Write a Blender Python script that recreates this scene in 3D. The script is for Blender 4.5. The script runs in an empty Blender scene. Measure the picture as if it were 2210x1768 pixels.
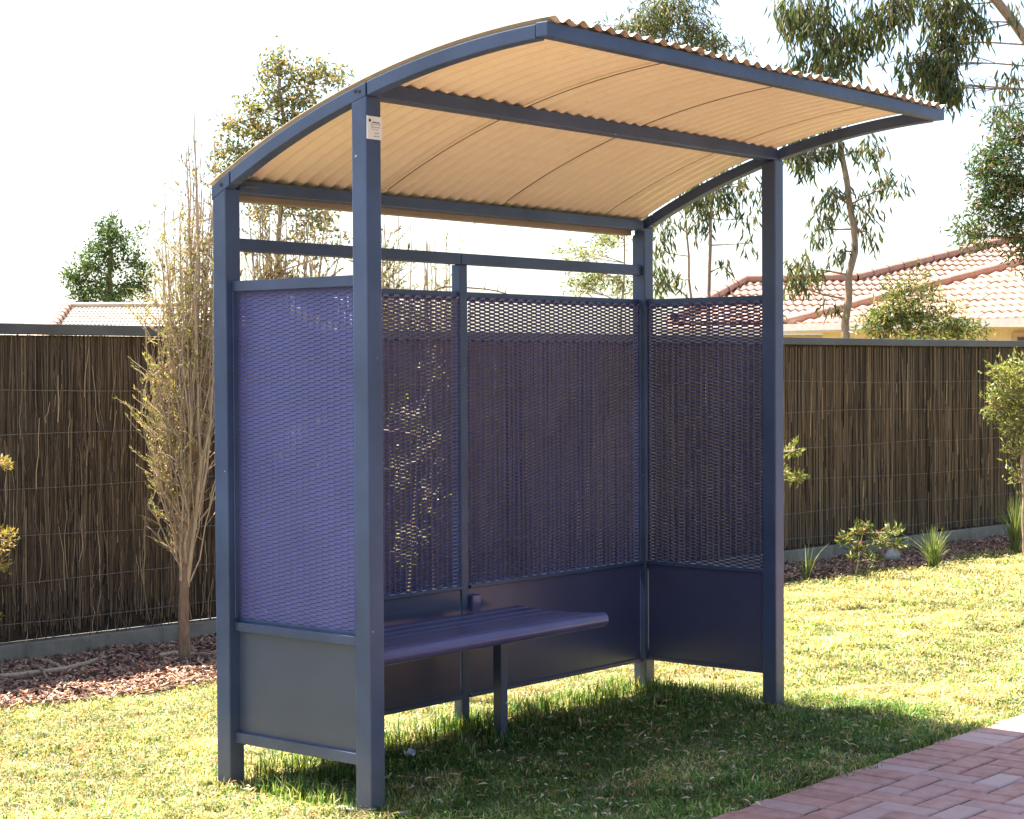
import bpy, math
import numpy as np
from mathutils import Matrix, Vector

# ------------------------------------------------------------------ camera, world, sun, exposure
SC = bpy.context.scene
COL = SC.collection
CAM = np.array([-4.7746, -4.6535, 1.5898])
RT = np.array([0.64084747, -0.76765096, -0.00515065])
UP = np.array([0.01978021, 0.00980485, 0.99975627])
FW = np.array([0.76741336, 0.64079316, -0.02146771])
FPX = 4028.9
cd = bpy.data.cameras.new('camera')
cam = bpy.data.objects.new('camera', cd)
COL.objects.link(cam)
cd.sensor_fit = 'HORIZONTAL'; cd.sensor_width = 36.0
cd.lens = 36.0 * FPX / 2210.0
cd.clip_start = 0.1; cd.clip_end = 1200.0
cam.matrix_world = Matrix(((RT[0], UP[0], -FW[0], CAM[0]), (RT[1], UP[1], -FW[1], CAM[1]),
                           (RT[2], UP[2], -FW[2], CAM[2]), (0, 0, 0, 1)))
SC.camera = cam

SUN_DIR = np.array([-0.024, 0.51, 1.0]); SUN_DIR /= np.linalg.norm(SUN_DIR)   # towards the sun
SUN_EL = math.asin(SUN_DIR[2]); SUN_ROT = math.atan2(SUN_DIR[0], SUN_DIR[1])
world = bpy.data.worlds.new('World'); SC.world = world; world.use_nodes = True
wn = world.node_tree
bg = wn.nodes['Background']
sky = wn.nodes.new('ShaderNodeTexSky'); sky.sky_type = 'NISHITA'; sky.sun_disc = False
sky.sun_elevation = SUN_EL; sky.sun_rotation = SUN_ROT
sky.air_density = 1.0; sky.dust_density = 2.0; sky.ozone_density = 1.0
wn.links.new(sky.outputs[0], bg.inputs[0]); bg.inputs[1].default_value = 0.072
sl = bpy.data.lights.new('sun', 'SUN'); sl.energy = 5.0; sl.angle = math.radians(0.55); sl.color = (1.0, 0.95, 0.87)
sun = bpy.data.objects.new('sun', sl); COL.objects.link(sun)
sun.rotation_euler = Vector(SUN_DIR).to_track_quat('Z', 'Y').to_euler()
vs = SC.view_settings
vs.view_transform = 'Standard'; vs.look = 'None'; vs.gamma = 1.0; vs.use_curve_mapping = False
vs.exposure = 2.35
SC.render.engine = 'CYCLES'
cy = SC.cycles
cy.max_bounces = 8; cy.diffuse_bounces = 5; cy.glossy_bounces = 3; cy.transmission_bounces = 4; cy.transparent_max_bounces = 8
cy.use_denoising = True
cy.sample_clamp_indirect = 8.0

rng = np.random.default_rng(11)
def PX(px, py, depth):
    """the point seen at a photo pixel, at a given real distance along the view axis"""
    return CAM + FW * depth + RT * ((px - 1105.0) / FPX * depth) + UP * ((884.0 - py) / FPX * depth)

# ------------------------------------------------------------------ materials
def new_mat(name):
    m = bpy.data.materials.new(name); m.use_nodes = True
    nt = m.node_tree; b = nt.nodes['Principled BSDF']
    return m, nt, b
def N(nt, t, **kw):
    n = nt.nodes.new(t)
    for k, v in kw.items():
        if hasattr(n, k): setattr(n, k, v)
    return n
def coords(nt, scale=(1, 1, 1), kind='Object'):
    tc = N(nt, 'ShaderNodeTexCoord'); mp = N(nt, 'ShaderNodeMapping')
    mp.inputs['Scale'].default_value = scale
    nt.links.new(tc.outputs[kind], mp.inputs[0]); return mp.outputs[0]
def noise(nt, vec, scale, detail=4, rough=0.55):
    n = N(nt, 'ShaderNodeTexNoise'); n.inputs['Scale'].default_value = scale
    n.inputs['Detail'].default_value = detail; n.inputs['Roughness'].default_value = rough
    nt.links.new(vec, n.inputs['Vector']); return n.outputs['Fac']
def ramp(nt, fac, stops):
    r = N(nt, 'ShaderNodeValToRGB')
    while len(r.color_ramp.elements) < len(stops): r.color_ramp.elements.new(0.5)
    for e, (p, c) in zip(r.color_ramp.elements, stops):
        e.position = p; e.color = (*c, 1) if len(c) == 3 else c
    nt.links.new(fac, r.inputs[0]); return r.outputs[0]
def mix(nt, fac, a, b, mode='MIX'):
    n = N(nt, 'ShaderNodeMix'); n.data_type = 'RGBA'; n.blend_type = mode
    for s, v in ((n.inputs[0], fac), (n.inputs[6], a), (n.inputs[7], b)):
        if isinstance(v, (int, float)): s.default_value = v
        elif isinstance(v, tuple): s.default_value = (*v, 1) if len(v) == 3 else v
        else: nt.links.new(v, s)
    return n.outputs[2]
def bump(nt, h, bsdf, strength=0.2, dist=0.01):
    b = N(nt, 'ShaderNodeBump'); b.inputs['Strength'].default_value = strength; b.inputs['Distance'].default_value = dist
    nt.links.new(h, b.inputs['Height']); nt.links.new(b.outputs[0], bsdf.inputs['Normal'])

def paint(name, c, rough=0.38, chips=True, dirt=0.25, scratch=True, rv=0.1):
    m, nt, b = new_mat(name)
    v = coords(nt)
    n1 = noise(nt, v, 3.5, 5, 0.6); n2 = noise(nt, v, 60, 3, 0.7)
    d = tuple(x * (1 - dirt) for x in c); l = tuple(min(1, x * (1 + dirt * 0.6) + 0.008) for x in c)
    col = ramp(nt, n1, [(0.3, d), (0.7, l)])
    if chips:
        n3 = noise(nt, v, 38, 2, 0.5)
        f = ramp(nt, n3, [(0.775, (0, 0, 0)), (0.79, (1, 1, 1))])
        col = mix(nt, f, col, (0.55, 0.56, 0.55))
    geo = N(nt, 'ShaderNodeNewGeometry'); sx = N(nt, 'ShaderNodeSeparateXYZ'); nt.links.new(geo.outputs['Position'], sx.inputs[0])
    mr = N(nt, 'ShaderNodeMapRange'); mr.inputs[1].default_value = 0.0; mr.inputs[2].default_value = 0.30; mr.inputs[3].default_value = 0.75; mr.inputs[4].default_value = 0.0
    nt.links.new(sx.outputs[2], mr.inputs[0])
    mu = N(nt, 'ShaderNodeMath'); mu.operation = 'MULTIPLY'; nt.links.new(mr.outputs[0], mu.inputs[0]); nt.links.new(noise(nt, v, 26, 5, 0.7), mu.inputs[1])
    col = mix(nt, mu.outputs[0], col, (0.20, 0.165, 0.11))
    if scratch:
        scr = noise(nt, coords(nt, (70, 70, 1.2)), 3.0, 3, 0.6)
        col = mix(nt, ramp(nt, scr, [(0.68, (0, 0, 0)), (0.76, (0.14, 0.14, 0.14))]), col, (0.30, 0.31, 0.32))
    nt.links.new(col, b.inputs['Base Color'])
    r = ramp(nt, n2, [(0.3, (rough - rv * 0.6,) * 3), (0.7, (rough + rv,) * 3)])
    nt.links.new(r, b.inputs['Roughness'])
    bump(nt, noise(nt, v, 220, 2, 0.5), b, 0.06, 0.002)
    return m
M = {}
M['frame'] = paint('painted_steel_blue', (0.039, 0.066, 0.142))
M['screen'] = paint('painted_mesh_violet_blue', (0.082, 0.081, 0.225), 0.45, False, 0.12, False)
M['screenshade'] = paint('painted_mesh_violet_shaded', (0.130, 0.134, 0.275), 0.45, False, 0.12, False)  # same paint as the left screen; shade and flare put into its colour
M['kick'] = paint('painted_sheet_slate', (0.052, 0.058, 0.128), 0.32, False, 0.04, False, 0.015)
M['kicklit'] = paint('painted_sheet_slate_lit', (0.055, 0.072, 0.122), 0.34, False, 0.06, False, 0.02)  # outer copy of the slate sheet; grass reflection put into its colour
M['seat'] = paint('painted_seat_violet', (0.098, 0.090, 0.215), 0.24, False, 0.12, False, 0.03)
M['capmetal'] = paint('fence_cap_grey', (0.075, 0.078, 0.085), 0.5, False)

def roof_mat():
    m, nt, b = new_mat('cream_corrugated_steel')
    v = coords(nt, (0.6, 3.0, 3.0))
    n = noise(nt, v, 6, 5, 0.6)
    col = ramp(nt, n, [(0.25, (0.84, 0.68, 0.45)), (0.75, (0.89, 0.75, 0.53))])
    st = noise(nt, coords(nt, (14, 0.9, 0.9)), 1.6, 5, 0.65)
    col = mix(nt, ramp(nt, st, [(0.54, (0, 0, 0)), (0.76, (0.26, 0.26, 0.26))]), col, (0.52, 0.38, 0.23))
    sp = noise(nt, coords(nt), 26, 4, 0.6)
    col = mix(nt, ramp(nt, sp, [(0.66, (0, 0, 0)), (0.76, (0.3, 0.3, 0.3))]), col, (0.38, 0.28, 0.18))
    nt.links.new(col, b.inputs['Base Color']); b.inputs['Roughness'].default_value = 0.26
    return m
M['roof'] = roof_mat()
M['flash'] = paint('tan_flashing', (0.30, 0.225, 0.145), 0.5, False, 0.15, False)

def attr_mat(name, rough=0.7, transl=0.0, tint=(1, 1, 1), bumpy=None, spec=0.3):
    m, nt, b = new_mat(name)
    a = N(nt, 'ShaderNodeVertexColor'); a.layer_name = 'Col'
    col = mix(nt, 1.0, a.outputs[0], tint, 'MULTIPLY')
    nt.links.new(col, b.inputs['Base Color']); b.inputs['Roughness'].default_value = rough
    b.inputs['Specular IOR Level'].default_value = spec
    if bumpy:
        bump(nt, noise(nt, coords(nt), bumpy, 3, 0.6), b, 0.5, 0.01)
    if transl > 0:
        t = N(nt, 'ShaderNodeBsdfTranslucent')
        tc = mix(nt, 1.0, col, (1.25, 1.2, 0.6), 'MULTIPLY')
        nt.links.new(tc, t.inputs[0])
        ms = N(nt, 'ShaderNodeMixShader'); ms.inputs[0].default_value = transl
        nt.links.new(b.outputs[0], ms.inputs[1]); nt.links.new(t.outputs[0], ms.inputs[2])
        nt.links.new(ms.outputs[0], nt.nodes['Material Output'].inputs[0])
    return m
M['blade'] = attr_mat('grass_blades', 0.6, 0.35)
M['leaf'] = attr_mat('leaves', 0.45, 0.35)
M['stick'] = attr_mat('brush_sticks', 0.85)
M['chip'] = attr_mat('wood_chips', 0.85)
M['dryleaf'] = attr_mat('dry_leaves', 0.7, 0.2)

def bark(name, c1, c2):
    m, nt, b = new_mat(name)
    v = coords(nt, (1, 1, 0.25)); n = noise(nt, v, 45, 5, 0.65)
    nt.links.new(ramp(nt, n, [(0.3, c1), (0.7, c2)]), b.inputs['Base Color']); b.inputs['Roughness'].default_value = 0.85
    bump(nt, n, b, 0.6, 0.01); return m
M['bark'] = bark('brown_bark', (0.13, 0.08, 0.05), (0.32, 0.21, 0.13))
M['barkpale'] = bark('pale_twig_bark', (0.34, 0.23, 0.14), (0.60, 0.46, 0.32))
M['barkeuc'] = bark('gum_bark', (0.2, 0.13, 0.09), (0.42, 0.3, 0.2))

def ground_mat():
    m, nt, b = new_mat('lawn_soil')
    v = coords(nt); n = noise(nt, v, 5, 8, 0.65); n2 = noise(nt, v, 70, 4, 0.7)
    c = ramp(nt, n2, [(0.3, (0.10, 0.075, 0.045)), (0.55, (0.24, 0.19, 0.10)), (0.75, (0.42, 0.34, 0.20))])
    c = mix(nt, ramp(nt, n, [(0.4, (0, 0, 0)), (0.65, (1, 1, 1))]), c, (0.18, 0.18, 0.07))
    nt.links.new(c, b.inputs['Base Color']); b.inputs['Roughness'].default_value = 0.95
    bump(nt, n2, b, 0.8, 0.03); return m
M['ground'] = ground_mat()
def mulch_mat():
    m, nt, b = new_mat('mulch_soil')
    v = coords(nt); n = noise(nt, v, 55, 6, 0.7)
    nt.links.new(ramp(nt, n, [(0.35, (0.035, 0.022, 0.016)), (0.7, (0.16, 0.10, 0.07))]), b.inputs['Base Color'])
    b.inputs['Roughness'].default_value = 0.95; bump(nt, n, b, 0.9, 0.03); return m
M['mulch'] = mulch_mat()
def concrete_mat(name, c1, c2, sc=9):
    m, nt, b = new_mat(name)
    v = coords(nt); n = noise(nt, v, sc, 8, 0.65); st = noise(nt, coords(nt, (9, 9, 0.7)), 1.3, 4, 0.6)
    c = ramp(nt, n, [(0.3, c1), (0.7, c2)])
    c = mix(nt, ramp(nt, st, [(0.52, (0, 0, 0)), (0.75, (0.6, 0.6, 0.6))]), c, (0.13, 0.10, 0.07))
    nt.links.new(c, b.inputs['Base Color']); b.inputs['Roughness'].default_value = 0.9
    bump(nt, noise(nt, v, 90, 4, 0.6), b, 0.35, 0.01); return m
M['plinth'] = concrete_mat('plinth_concrete', (0.21, 0.185, 0.14), (0.33, 0.295, 0.23))
M['stone'] = concrete_mat('stone', (0.25, 0.22, 0.2), (0.45, 0.42, 0.38), 25)
def paver_mat():
    m, nt, b = new_mat('clay_paver')
    oi = N(nt, 'ShaderNodeObjectInfo'); tc = N(nt, 'ShaderNodeTexCoord')
    ad = N(nt, 'ShaderNodeVectorMath'); ad.operation = 'ADD'
    nt.links.new(tc.outputs['Object'], ad.inputs[0]); nt.links.new(oi.outputs['Location'], ad.inputs[1])
    n = noise(nt, ad.outputs[0], 14, 6, 0.65); n2 = noise(nt, ad.outputs[0], 120, 4, 0.7)
    base = ramp(nt, oi.outputs['Random'], [(0.0, (0.30, 0.125, 0.095)), (0.45, (0.40, 0.175, 0.13)), (0.8, (0.36, 0.20, 0.18)), (1.0, (0.48, 0.35, 0.32))])
    c = mix(nt, ramp(nt, n, [(0.35, (0, 0, 0)), (0.75, (0.75, 0.75, 0.75))]), base, (0.52, 0.34, 0.30))
    c = mix(nt, ramp(nt, n2, [(0.62, (0, 0, 0)), (0.72, (0.6, 0.6, 0.6))]), c, (0.10, 0.055, 0.05))
    nt.links.new(c, b.inputs['Base Color']); b.inputs['Roughness'].default_value = 0.72
    bump(nt, n2, b, 0.3, 0.004); return m
M['paver'] = paver_mat()
def sand_mat():
    m, nt, b = new_mat('joint_sand')
    n = noise(nt, coords(nt), 150, 4, 0.7)
    nt.links.new(ramp(nt, n, [(0.4, (0.04, 0.03, 0.02)), (0.62, (0.32, 0.25, 0.17))]), b.inputs['Base Color'])
    b.inputs['Roughness'].default_value = 1.0; bump(nt, n, b, 0.8, 0.01); return m
M['sand'] = sand_mat()
def tile_mat(name, c1, c2):
    m, nt, b = new_mat(name)
    oi = N(nt, 'ShaderNodeObjectInfo'); v = coords(nt); n = noise(nt, v, 9, 6, 0.65)
    c = ramp(nt, n, [(0.3, c1), (0.7, c2)])
    c = mix(nt, mix(nt, 0.5, oi.outputs['Random'], (0, 0, 0)), c, (c1[0] * 0.8, c1[1] * 0.75, c1[2] * 0.7))
    nt.links.new(c, b.inputs['Base Color']); b.inputs['Roughness'].default_value = 0.65
    bump(nt, n, b, 0.2, 0.01); return m
M['tile'] = tile_mat('roof_tile', (0.345, 0.185, 0.12), (0.47, 0.29, 0.205))
M['tilebeige'] = tile_mat('beige_roof_tile', (0.46, 0.36, 0.27), (0.58, 0.48, 0.37))
M['ridge'] = tile_mat('ridge_tile', (0.42, 0.215, 0.145), (0.52, 0.31, 0.225))
def plain(name, c, rough=0.6, sc=12, var=0.12):
    m, nt, b = new_mat(name)
    n = noise(nt, coords(nt), sc, 5, 0.6)
    nt.links.new(ramp(nt, n, [(0.3, tuple(x * (1 - var) for x in c)), (0.7, tuple(min(1, x * (1 + var)) for x in c))]), b.inputs['Base Color'])
    b.inputs['Roughness'].default_value = rough; return m
M['wall'] = plain('cream_render', (0.62, 0.47, 0.27), 0.85)
M['gutter'] = plain('cream_gutter', (0.62, 0.55, 0.50), 0.5)
M['white'] = plain('white_plate', (0.78, 0.76, 0.70), 0.45, 40, 0.05)
M['ink'] = plain('dark_ink', (0.04, 0.035, 0.08), 0.6)
M['black'] = plain('dark_core', (0.060, 0.044, 0.031), 1.0)
M['wire'] = plain('galvanised_wire', (0.23, 0.20, 0.155), 0.45, 60, 0.3)
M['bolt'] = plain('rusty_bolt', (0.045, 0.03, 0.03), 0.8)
M['window'] = plain('dark_window_glass', (0.05, 0.025, 0.02), 0.12)
M['wood'] = plain('window_timber', (0.42, 0.27, 0.16), 0.6)
M['paper'] = plain('paper', (0.72, 0.70, 0.74), 0.8)

# ------------------------------------------------------------------ geometry helpers
def link(o, parent=None):
    COL.objects.link(o)
    if parent is not None: o.parent = parent
    return o
def tag(o, label=None, cat=None, group=None, kind=None):
    for k, v in (('label', label), ('category', cat), ('group', group), ('kind', kind)):
        if v: o[k] = v
    return o
def empty(name, loc=(0, 0, 0)):
    o = bpy.data.objects.new(name, None); o.empty_display_size = 0.1
    COL.objects.link(o); o.location = loc; return o
def mesh_np(name, V, F, mat, parent=None, col=None, smooth=False, loc=None):
    """V (n,3); F (m,k) with one k, or a list of such arrays"""
    V = np.asarray(V, dtype=np.float64)
    if loc is not None: V = V - np.asarray(loc)
    elif parent is not None and parent.type == 'EMPTY': V = V - np.asarray(parent.location)
    Fs = F if isinstance(F, list) else [F]
    Fs = [np.asarray(f, dtype=np.int64) for f in Fs if len(f)]
    me = bpy.data.meshes.new(name)
    me.vertices.add(len(V)); me.vertices.foreach_set('co', V.astype(np.float32).ravel())
    li = np.concatenate([f.ravel() for f in Fs]); tot = np.concatenate([np.full(len(f), f.shape[1]) for f in Fs])
    me.loops.add(len(li)); me.loops.foreach_set('vertex_index', li.astype(np.int32))
    me.polygons.add(len(tot)); st = np.concatenate([[0], np.cumsum(tot)[:-1]])
    me.polygons.foreach_set('loop_start', st.astype(np.int32)); me.polygons.foreach_set('loop_total', tot.astype(np.int32))
    me.polygons.foreach_set('use_smooth', np.full(len(tot), smooth))
    me.update(calc_edges=True); me.validate()
    if col is not None:
        a = me.color_attributes.new('Col', 'FLOAT_COLOR', 'POINT')
        c = np.ones((len(V), 4), np.float32); c[:, :3] = col
        a.data.foreach_set('color', c.ravel())
    me.materials.append(M[mat] if isinstance(mat, str) else mat)
    o = bpy.data.objects.new(name, me); link(o, parent)
    if loc is not None: o.location = loc
    return o

class MB:
    """collects shapes and links them as one mesh"""
    def __init__(s): s.V = []; s.F = {3: [], 4: []}; s.n = 0
    def add(s, V, F):
        V = np.asarray(V, float)
        for f in (F if isinstance(F, list) else [F]):
            f = np.asarray(f, int)
            s.F[f.shape[1]].append(f + s.n)
        s.V.append(V); s.n += len(V); return s
    def build(s, name, mat, parent=None, smooth=False, loc=None):
        F = [np.concatenate(f) for f in s.F.values() if f]
        return mesh_np(name, np.concatenate(s.V), F, mat, parent, None, smooth, loc)

BOXF = np.array([[0, 3, 2, 1], [4, 5, 6, 7], [0, 1, 5, 4], [1, 2, 6, 5], [2, 3, 7, 6], [3, 0, 4, 7]])
def box_v(a, b):
    (x0, y0, z0), (x1, y1, z1) = a, b
    return np.array([[x0, y0, z0], [x1, y0, z0], [x1, y1, z0], [x0, y1, z0], [x0, y0, z1], [x1, y0, z1], [x1, y1, z1], [x0, y1, z1]], float)
def add_box(mb, a, b): return mb.add(box_v(a, b), BOXF)
def box(name, a, b, mat, parent=None, bev=0.004, loc=None):
    o = MB().add(box_v(a, b), BOXF).build(name, mat, parent, loc=loc)
    if bev:
        m = o.modifiers.new('bevel', 'BEVEL'); m.width = bev; m.segments = 2; m.limit_method = 'ANGLE'
    return o
def tubes(P, R, n=5, cap=True):
    """P (m,k,3) paths, R (m,k) radii"""
    P = np.asarray(P, float); R = np.asarray(R, float); m, k, _ = P.shape
    T = np.gradient(P, axis=1); T /= np.linalg.norm(T, axis=2, keepdims=True) + 1e-12
    ref = np.where(np.abs(T[:, :1, 2:3]) > 0.8, np.array([1.0, 0.13, 0]), np.array([0.1, 0.07, 1.0]))
    A = np.cross(T, ref); A /= np.linalg.norm(A, axis=2, keepdims=True) + 1e-12
    B = np.cross(T, A)
    an = np.arange(n) * 2 * np.pi / n
    V = P[:, :, None] + R[:, :, None, None] * (A[:, :, None] * np.cos(an)[None, None, :, None] + B[:, :, None] * np.sin(an)[None, None, :, None])
    idx = np.arange(m * k * n).reshape(m, k, n)
    a = idx[:, :-1]; b = idx[:, 1:]
    F = np.stack([a, np.roll(a, -1, 2), np.roll(b, -1, 2), b], -1).reshape(-1, 4)
    Fs = [F]
    if cap and n == 4:
        Fs = [np.concatenate([F, idx[:, -1], idx[:, 0, ::-1]])]
    return V.reshape(-1, 3), Fs, np.repeat(np.arange(m), k * n)
def leaves(C, D, Nn, L, W, fold=0.25, droop=0.0):
    """kite-shaped folded leaves: base C, direction D, normal Nn"""
    D = D / (np.linalg.norm(D, axis=1, keepdims=True) + 1e-9)
    S = np.cross(D, Nn); S /= np.linalg.norm(S, axis=1, keepdims=True) + 1e-9
    U = np.cross(S, D); L = L[:, None]; W = W[:, None]
    mid = C + D * L * 0.42
    tip = C + D * L - U * L * droop
    V = np.stack([C, mid + S * W * 0.5 + U * W * fold, tip, mid - S * W * 0.5 + U * W * fold], 1)
    m = len(C); i = np.arange(m)[:, None] * 4
    F = np.concatenate([i + np.array([[0, 1, 2]]), i + np.array([[0, 2, 3]])])
    return V.reshape(-1, 3), F, np.repeat(np.arange(m), 4)
def rdir(r, n):
    v = r.normal(size=(n, 3)); return v / np.linalg.norm(v, axis=1, keepdims=True)
def pick(r, pal, n, var=0.18):
    pal = np.array(pal, float); c = pal[r.integers(0, len(pal), n)]
    return np.clip(c * (1 + r.normal(0, var, (n, 1))), 0.01, 0.9)
def spline(pts, k):
    pts = np.asarray(pts, float)
    d = np.concatenate([[0], np.cumsum(np.linalg.norm(np.diff(pts, axis=0), axis=1))])
    t = np.linspace(0, d[-1], k)
    q = np.stack([np.interp(t, d, pts[:, i]) for i in range(3)], 1)
    for _ in range(2):
        q[1:-1] = 0.25 * q[:-2] + 0.5 * q[1:-1] + 0.25 * q[2:]
    return q

# ------------------------------------------------------------------ ground, path, bed
def sheet(name, x0, x1, y0, y1, z, mat, nx=1, ny=1, amp=0):
    X, Y = np.meshgrid(np.linspace(x0, x1, nx + 1), np.linspace(y0, y1, ny + 1), indexing='ij')
    Z = np.full_like(X, z)
    if amp: Z = Z + amp * (np.sin(X * 3.1 + Y * 1.7) * 0.5 + np.sin(X * 7.3 - Y * 5.1) * 0.3)
    idx = np.arange(X.size).reshape(nx + 1, ny + 1)
    F = np.stack([idx[:-1, :-1], idx[1:, :-1], idx[1:, 1:], idx[:-1, 1:]], -1).reshape(-1, 4)
    o = mesh_np(name, np.stack([X, Y, Z], -1).reshape(-1, 3), F, mat, smooth=True)
    o['kind'] = 'structure'; return o
PATH_Y = -0.975                                       # lawn edge of the brick path
g = sheet('ground', -300, 400, -300, 400, -0.012, 'ground', 1, 1)
tag(g, 'dry lawn ground running back to the fence and beyond')
def fence_y(x): return 4.17 - 0.0957 * x
def bed_edge(x):
    return 2.72 + 0.22 * np.clip((np.asarray(x) - 5.0) / 1.5, 0, 1) - 0.045 * np.asarray(x) + 0.10 * np.sin(np.asarray(x) * 1.9 + 0.6) + 0.06 * np.sin(np.asarray(x) * 4.7)
xs = np.linspace(-6, 16, 120)
vb = np.stack([np.concatenate([xs, xs]), np.concatenate([bed_edge(xs), fence_y(xs) + 0.3]), np.full(240, -0.004)], 1)
i = np.arange(119)
bed = mesh_np('garden_bed', vb, np.stack([i, i + 1, i + 121, i + 120], 1), 'mulch', smooth=True)
tag(bed, 'strip of dark mulched garden bed along the fence', kind='structure')

path = sheet('path', -6, 12, PATH_Y - 1.80, PATH_Y, -0.008, 'sand'); tag(path, 'red brick paver path beside the lawn')
def asphalt():
    m, nt, b = new_mat('asphalt'); n = noise(nt, coords(nt), 120, 5, 0.7); n2 = noise(nt, coords(nt), 1.2, 4, 0.6)
    c = mix(nt, n2, ramp(nt, n, [(0.3, (0.03, 0.03, 0.032)), (0.7, (0.075, 0.073, 0.07))]), (0.055, 0.054, 0.052))
    nt.links.new(c, b.inputs['Base Color']); b.inputs['Roughness'].default_value = 0.85; bump(nt, n, b, 0.6, 0.01); return m
M['asphalt'] = asphalt()
rd = sheet('road', -60, 90, -11.0, PATH_Y - 1.92, -0.006, 'asphalt'); tag(rd, 'dark asphalt road in front of the brick path')
kb = box('kerb', (-60, PATH_Y - 1.92, -0.1), (90, PATH_Y - 1.80, 0.012), 'plinth', None, 0.01); tag(kb, 'low concrete kerb between brick path and road', kind='structure')
CELL = 0.1175; GAP = 0.0100; HB = 0.232
def paver_mesh(lx, ly):
    b = 0.007; h = 0.05
    V = []
    for (ins, z) in ((0, -h), (0, -b * 0.8), (b, 0)):
        V += [[-lx / 2 + ins, -ly / 2 + ins, z], [lx / 2 - ins, -ly / 2 + ins, z], [lx / 2 - ins, ly / 2 - ins, z], [-lx / 2 + ins, ly / 2 - ins, z]]
    F = []
    for k in (0, 4):
        for j in range(4): F.append([k + j, k + (j + 1) % 4, k + 4 + (j + 1) % 4, k + 4 + j])
    F.append([8, 9, 10, 11])
    me = bpy.data.meshes.new('paver'); me.from_pydata(V, [], F); me.materials.append(M['paver']); me.update(); return me
PM = {}
def put_paver(cx, cy, lx, ly):
    key = (round(lx, 3), round(ly, 3))
    if key not in PM: PM[key] = paver_mesh(lx - GAP, ly - GAP)
    o = bpy.data.objects.new('paver', PM[key]); link(o, path)
    o.location = (cx, cy, 0.002 + rng.normal(0, 0.0012))
    o.rotation_euler = (rng.normal(0, 0.006), rng.normal(0, 0.006), rng.normal(0, 0.006)); return o
rest = []
X0, X1 = -0.2, 5.2
nh = int((X1 - X0) / CELL)
for k in range(nh):
    put_paver(X0 + (k + 0.5) * CELL, PATH_Y - HB / 2 + rng.normal(0, 0.004), CELL, HB)
Y1 = PATH_Y - HB
cells = {}
for ii in range(-48, 100):
    for jj in range(-13, 0):
        m4 = (ii - jj) % 4
        key = (ii, jj) if m4 == 0 else (ii - 1, jj) if m4 == 1 else (ii, jj) if m4 == 3 else (ii, jj - 1)
        cells.setdefault((key, m4 in (0, 1)), []).append((ii, jj))
pl = []
for (key, hor), cc in cells.items():
    c = np.array(cc, float); a = c.min(0); b = c.max(0) + 1
    pl.append((X0 + (a[0] + b[0]) / 2 * CELL, Y1 + (a[1] + b[1]) / 2 * CELL, (b[0] - a[0]) * CELL, (b[1] - a[1]) * CELL))
pl.sort(key=lambda q: (q[0] - 1.9) ** 2 * 0.25 + (q[1] + 1.2) ** 2)
mbp = MB(); cnt = 0
for q in pl:
    if cnt < 250: put_paver(*q); cnt += 1
    else:
        add_box(mbp, (q[0] - q[2] / 2 + GAP / 2, q[1] - q[3] / 2 + GAP / 2, -0.05), (q[0] + q[2] / 2 - GAP / 2, q[1] + q[3] / 2 - GAP / 2, 0.002))
for k in list(range(-48, 0)) + list(range(nh, 100)):
    add_box(mbp, (X0 + k * CELL + GAP / 2, PATH_Y - HB + GAP / 2, -0.05), (X0 + (k + 1) * CELL - GAP / 2, PATH_Y - GAP / 2, 0.002))
if mbp.n:
    o = mbp.build('paver_field', 'paver', path); o['kind'] = 'stuff'

# ------------------------------------------------------------------ the bus shelter
S = 0.075; L = 2.798; W = 0.826; F = 0.825
AC = (-0.9056, -1.0220); RTOP = 3.747; RBOT = 3.699
def arc_z(v, R): return math.sqrt(R * R - (v - AC[0]) ** 2) + AC[1]
sh = empty('bus_shelter', (L / 2, W / 2, 0))
tag(sh, 'blue steel bus shelter with curved cream corrugated roof on the lawn', 'bus shelter')
def bevel(o, w=0.003, seg=2):
    m = o.modifiers.new('bevel', 'BEVEL'); m.width = w; m.segments = seg; m.limit_method = 'ANGLE'; return o
def post(u0, v0, s=S):
    zt = lambda v: arc_z(v, RBOT) + 0.001
    V = box_v((u0, v0, -0.15), (u0 + s, v0 + s, 1))
    for k in (4, 5): V[k, 2] = zt(v0)
    for k in (6, 7): V[k, 2] = zt(v0 + s)
    return bevel(MB().add(V, BOXF).build('post', 'frame', sh), 0.005)
for u0 in (0.0, L - S):
    post(u0, 0.0); post(u0, W - S)
UM = 1.376
box('middle_post', (UM, W - 0.05, -0.15), (UM + 0.05, W, 2.0515), 'frame', sh)
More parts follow.
